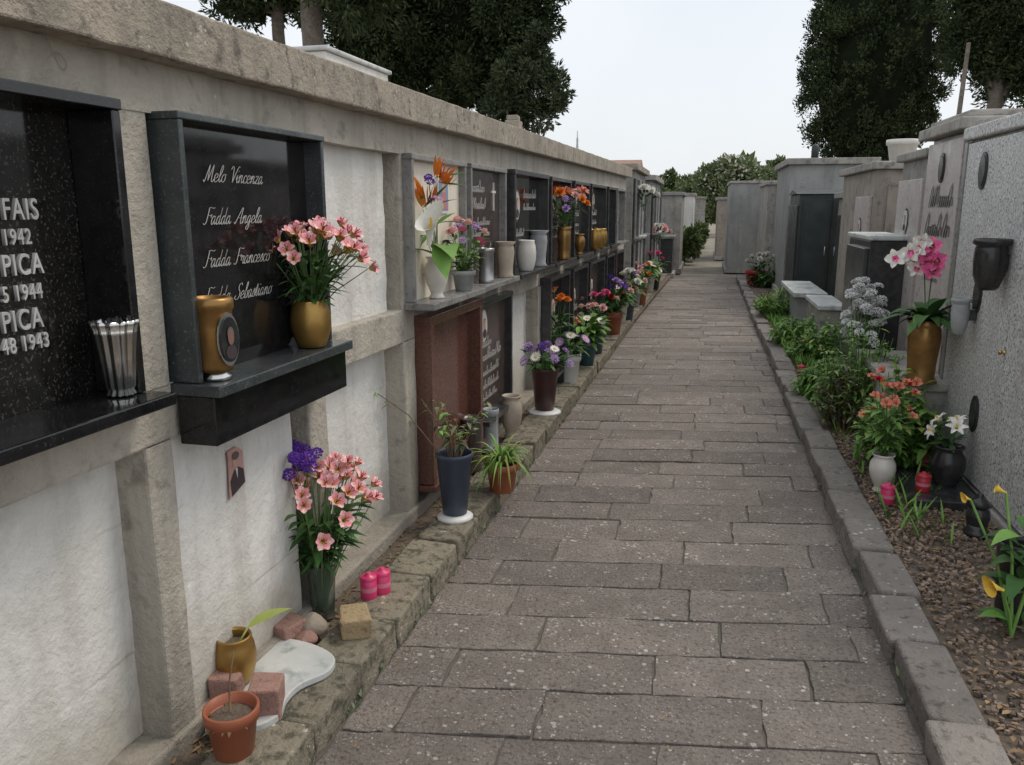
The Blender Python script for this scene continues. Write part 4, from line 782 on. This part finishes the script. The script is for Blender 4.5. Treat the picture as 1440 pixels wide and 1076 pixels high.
# ------------------------------------------------------------------ trees
def ell(mb,c,r,n=16,k=9):
    mb.lathe([(math.sin(PI*i/k)*r[0],-math.cos(PI*i/k)*r[2]) for i in range(k+1)],c,n)
def tree_clumps(name,label,base,trunk_h,trunk_r,clumps,nleaf,L,Wd,mats,limbs=True,core=.72,cat='tree',group=None,trunk=True,sub=5,up=.15,out=1.02):
    t=thing(name,label,cat,base,0,group)
    if trunk:
        mb=MB(); P=[(0,0,-.1),(.05,.02,trunk_h*.35),(-.05,.05,trunk_h*.7),(0,0,trunk_h)]; mb.tube(P,trunk_r,trunk_r*.55,10)
        if limbs:
            for c,r in clumps[::2]: mb.tube([(0,0,trunk_h*.75),Vector((c[0]*.45,c[1]*.45,trunk_h*.75+(c[2]-trunk_h*.75)*.6)),Vector(c)],trunk_r*.4,trunk_r*.12,6)
        mb.build('trunk',bark,t)
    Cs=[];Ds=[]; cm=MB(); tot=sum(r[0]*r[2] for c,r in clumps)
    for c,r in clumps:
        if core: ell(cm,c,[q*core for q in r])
        c=np.array(c); r=np.array(r); nn=int(nleaf*r[0]*r[2]/tot)
        ns=sub*3 # small tufts on the clump surface give an uneven outline
        dd=rng.normal(size=(ns,3)); dd/=np.linalg.norm(dd,axis=1,keepdims=True); tc_=c+dd*r*rng.uniform(.6,out,(ns,1)); tr_=r.mean()*rng.uniform(.16,.4,ns)
        idx=rng.integers(0,ns,nn); d=rng.normal(size=(nn,3)); d/=np.linalg.norm(d,axis=1,keepdims=True)
        Cs.append(tc_[idx]+d*(tr_[idx]*rng.random(nn)**.45)[:,None]); Ds.append(d*.8+dd[idx]*.5+rng.normal(size=(nn,3))*.5+np.array([0,0,up]))
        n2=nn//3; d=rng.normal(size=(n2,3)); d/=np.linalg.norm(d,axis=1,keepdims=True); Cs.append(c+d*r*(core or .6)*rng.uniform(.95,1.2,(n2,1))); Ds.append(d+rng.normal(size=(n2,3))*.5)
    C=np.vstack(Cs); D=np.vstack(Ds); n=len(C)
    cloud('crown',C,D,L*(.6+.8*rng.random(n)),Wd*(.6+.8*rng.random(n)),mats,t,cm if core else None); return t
def cypress(label,x,y,h,r,z0,n,group=None,lean=0):
    t=thing('cypress_tree',label,'tree',(x,y,0),0,group); mb=MB(); mb.tube([(0,0,-.1),(0,0,z0+.5),(0,0,h*.8)],r*.13,.05,9); mb.build('trunk',bark,t)
    pf=lambda u: np.sin(PI*np.clip(u*.93+.05,0,1))**.55
    nt_=620; u=rng.random(nt_)**.9; a=rng.random(nt_)*2*PI; rr=r*pf(u)*rng.uniform(.76,1.03,nt_)*(1+.05*np.sin(a*4+u*8)); T=np.stack([rr*np.cos(a),rr*np.sin(a),z0+u*(h-z0)],1); ts=rng.uniform(.1,.32,nt_)
    idx=rng.integers(0,nt_,n); d=rng.normal(size=(n,3)); d/=np.linalg.norm(d,axis=1,keepdims=True); d2=d*ts[idx][:,None]*(rng.random(n)**.5)[:,None]; d2[:,2]*=1.4; C=T[idx]+d2
    D=np.stack([np.cos(a[idx])*.45,np.sin(a[idx])*.45,np.full(n,.6)],1)+rng.normal(size=(n,3))*.6
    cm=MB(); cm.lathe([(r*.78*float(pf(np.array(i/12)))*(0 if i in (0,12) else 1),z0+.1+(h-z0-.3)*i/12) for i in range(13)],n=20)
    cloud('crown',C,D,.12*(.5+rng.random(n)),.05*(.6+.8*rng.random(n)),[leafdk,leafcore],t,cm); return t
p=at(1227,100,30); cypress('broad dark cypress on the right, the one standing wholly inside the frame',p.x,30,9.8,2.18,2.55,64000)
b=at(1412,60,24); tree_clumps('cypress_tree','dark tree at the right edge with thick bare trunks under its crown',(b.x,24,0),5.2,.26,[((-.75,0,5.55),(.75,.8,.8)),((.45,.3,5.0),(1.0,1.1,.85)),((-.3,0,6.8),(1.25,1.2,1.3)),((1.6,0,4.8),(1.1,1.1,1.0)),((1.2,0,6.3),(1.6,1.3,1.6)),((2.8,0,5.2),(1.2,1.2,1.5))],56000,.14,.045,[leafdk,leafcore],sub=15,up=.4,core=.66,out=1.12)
o=thing('bare_trunk','slim leaning bare trunk left of the thick one at the right edge','tree trunk',(at(1347,120,23).x,23,0)); mb=MB(); mb.tube([(0,0,0),(.06,0,2.5),(.14,0,5.4)],.08,.05,8); mb.build('trunk',bark,o)
b=at(640,0,20.7); bx,bz=b.x,b.z
cl=[((-1.7,0,bz),(1.4,1.6,1.8)),((.1,.2,bz-.6),(1.6,1.6,1.7)),((1.2,0,bz+.4),(1.25,1.4,1.6)),((-1.2,0,bz-1.6),(1.2,1.1,.85)),((.4,-.2,bz-1.9),(1.2,1.1,.8)),((2.1,.2,bz+1.3),(1.0,1.0,.9)),((-.8,0,bz+1.8),(1.5,1.4,1.3)),((-2.5,0,bz-.4),(.9,.9,1.2)),((-2.3,0,bz-1.6),(.8,.8,.6)),((.8,0,bz+2.1),(1.2,1.2,1.1)),((2.45,.1,bz+.3),(.5,.6,.4)),((2.0,0,bz-.5),(.6,.6,.5)),((1.5,0,bz-1.3),(.7,.7,.6))]
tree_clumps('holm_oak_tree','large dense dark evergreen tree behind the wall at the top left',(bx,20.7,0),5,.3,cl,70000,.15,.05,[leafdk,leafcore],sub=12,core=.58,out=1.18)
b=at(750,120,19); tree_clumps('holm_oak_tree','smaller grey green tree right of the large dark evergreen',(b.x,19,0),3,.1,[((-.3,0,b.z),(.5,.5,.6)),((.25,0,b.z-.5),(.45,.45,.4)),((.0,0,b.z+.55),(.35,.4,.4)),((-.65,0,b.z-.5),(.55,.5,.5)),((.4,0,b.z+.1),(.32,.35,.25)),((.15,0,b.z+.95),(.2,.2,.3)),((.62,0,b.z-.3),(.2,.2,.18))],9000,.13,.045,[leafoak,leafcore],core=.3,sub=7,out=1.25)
for (px,lab,tr) in ((440,'tall tree with a pale thick trunk behind the white block',.25),(392,'tree with a thinner trunk left of the pale thick one',.16)):
    y=13.5 if tr>.2 else 14.5; b=at(px,30,y)
    ck=[((-.65,0,5.05),(.75,.7,.32)),((.1,.2,5.25),(.6,.6,.35)),((.2,0,6.6),(1.3,1.2,.9)),((-.9,.2,6.0),(.8,.8,.5))] if tr<.2 else [((.75,0,5.0),(.7,.7,.6)),((.1,0,5.5),(.8,.8,.5)),((.2,0,6.8),(1.4,1.3,.9)),((1.3,.4,5.8),(.9,.9,.8))]
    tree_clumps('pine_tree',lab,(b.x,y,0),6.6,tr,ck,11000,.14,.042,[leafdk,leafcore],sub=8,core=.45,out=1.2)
bgt=[(905,52,3.5,2.6,leafmid,'mid green round tree on the far left of the background row'),(945,58,3.8,3.2,leafmid,'broad green tree in the background row behind the path end'),(985,50,3.3,2.4,leafpale,'bushy pale green tree straight above the path end'),(1090,50,4.6,1.8,leafpale,'pale green taller tree left of the grey tall tomb'),(1130,56,4.0,2.8,leafmid,'mid green tree behind the grey tall tomb'),(1175,60,4.2,3.0,leafmid,'green tree to the left of the broad cypress base')]
for (px,y,h,wd,mt,lab) in bgt:
    b=at(px,290,y); r=wd*.5; tree_clumps('broadleaf_tree',lab,(b.x,y,0),h*.6,.14,[((-r*.5,0,h*.62),(r*.75,r*.7,h*.26)),((r*.5,.2,h*.58),(r*.75,r*.7,h*.28)),((0,0,h*.78),(r*.7,r*.7,h*.2)),((.2,0,h*.4),(r*.9,r*.8,h*.3))],6000,.24,.13,[mt,leafcore],core=.5,sub=7,out=1.12)
b=at(1030,290,46); t=tree_clumps('flowering_tree','tree sprinkled with white blossom above the far path',(b.x,46,0),2.0,.14,[((-1.0,0,2.8),(1.1,1,.75)),((.6,0,2.9),(1.2,1,.8)),((-.1,0,3.5),(.9,1,.55)),((0,0,1.9),(1.6,1,.9))],7000,.22,.12,[leafpale,leafcore],core=.45,sub=7,out=1.15)
mb=MB()
for k in range(240):
    c,r=random.choice([((-1.0,0,2.8),(1.2,1.1,.85)),((.6,0,2.9),(1.3,1.1,.9)),((-.1,0,3.5),(1.0,1.1,.65))]); v=Vector((random.gauss(0,1),-abs(random.gauss(0,1)),random.gauss(0,1)+.3)).normalized(); mb.blade((c[0]+v.x*r[0],c[1]+v.y*r[1],c[2]+v.z*r[2]),(random.uniform(-1,1),random.uniform(-1,0),.4),.2,.16,0,0,2)
mb.build('blossom',pwhite,t)
for k,(px,y,lab) in enumerate(((970,30,'green shrub beside the far narrow path, left side'),(955,23,'low shrub in front of the white fronted tomb'))):
    b=at(px,330,y); tree_clumps('shrub',lab,(b.x,y,0),.4,.05,[((0,0,.45),(.4,.4,.4)),((.25,0,.6),(.3,.3,.3))],1800,.15,.08,[leafmid,leafcore],core=.5,cat='shrub',sub=7,out=1.15)
n=26000; a=rng.uniform(-.9,.75,n); rad=rng.uniform(95,110,n); z=rng.random(n)**.8*(4.5+1.5*np.sin(a*23)+1.2*np.sin(a*51)); C=np.stack([np.sin(a)*rad,np.cos(a)*rad,z],1)
o=cloud('distant_wood',C,rng.normal(size=(n,3)),1.5,.8,[leafmid]); tag(o,'far off band of green woodland on the horizon','woodland'); o['kind']='stuff'
t=thing('house','small far house with red tiled roof beyond the wall end','house',(at(862,235,40).x,40,0)); mb=MB(); mb.box(-1.0,1.0,0,4,0,3.05); mb.build('wall',plaster,t); mb=MB(); mb.add([(-1.2,-.2,3.051),(1.2,-.2,3.051),(1.2,4.2,3.051),(-1.2,4.2,3.051),(-1.2,2,3.8),(1.2,2,3.8)],[(0,1,5,4),(2,3,4,5),(1,2,5),(3,0,4)]); mb.build('roof',rooft,t)
print('objects',len(bpy.data.objects))
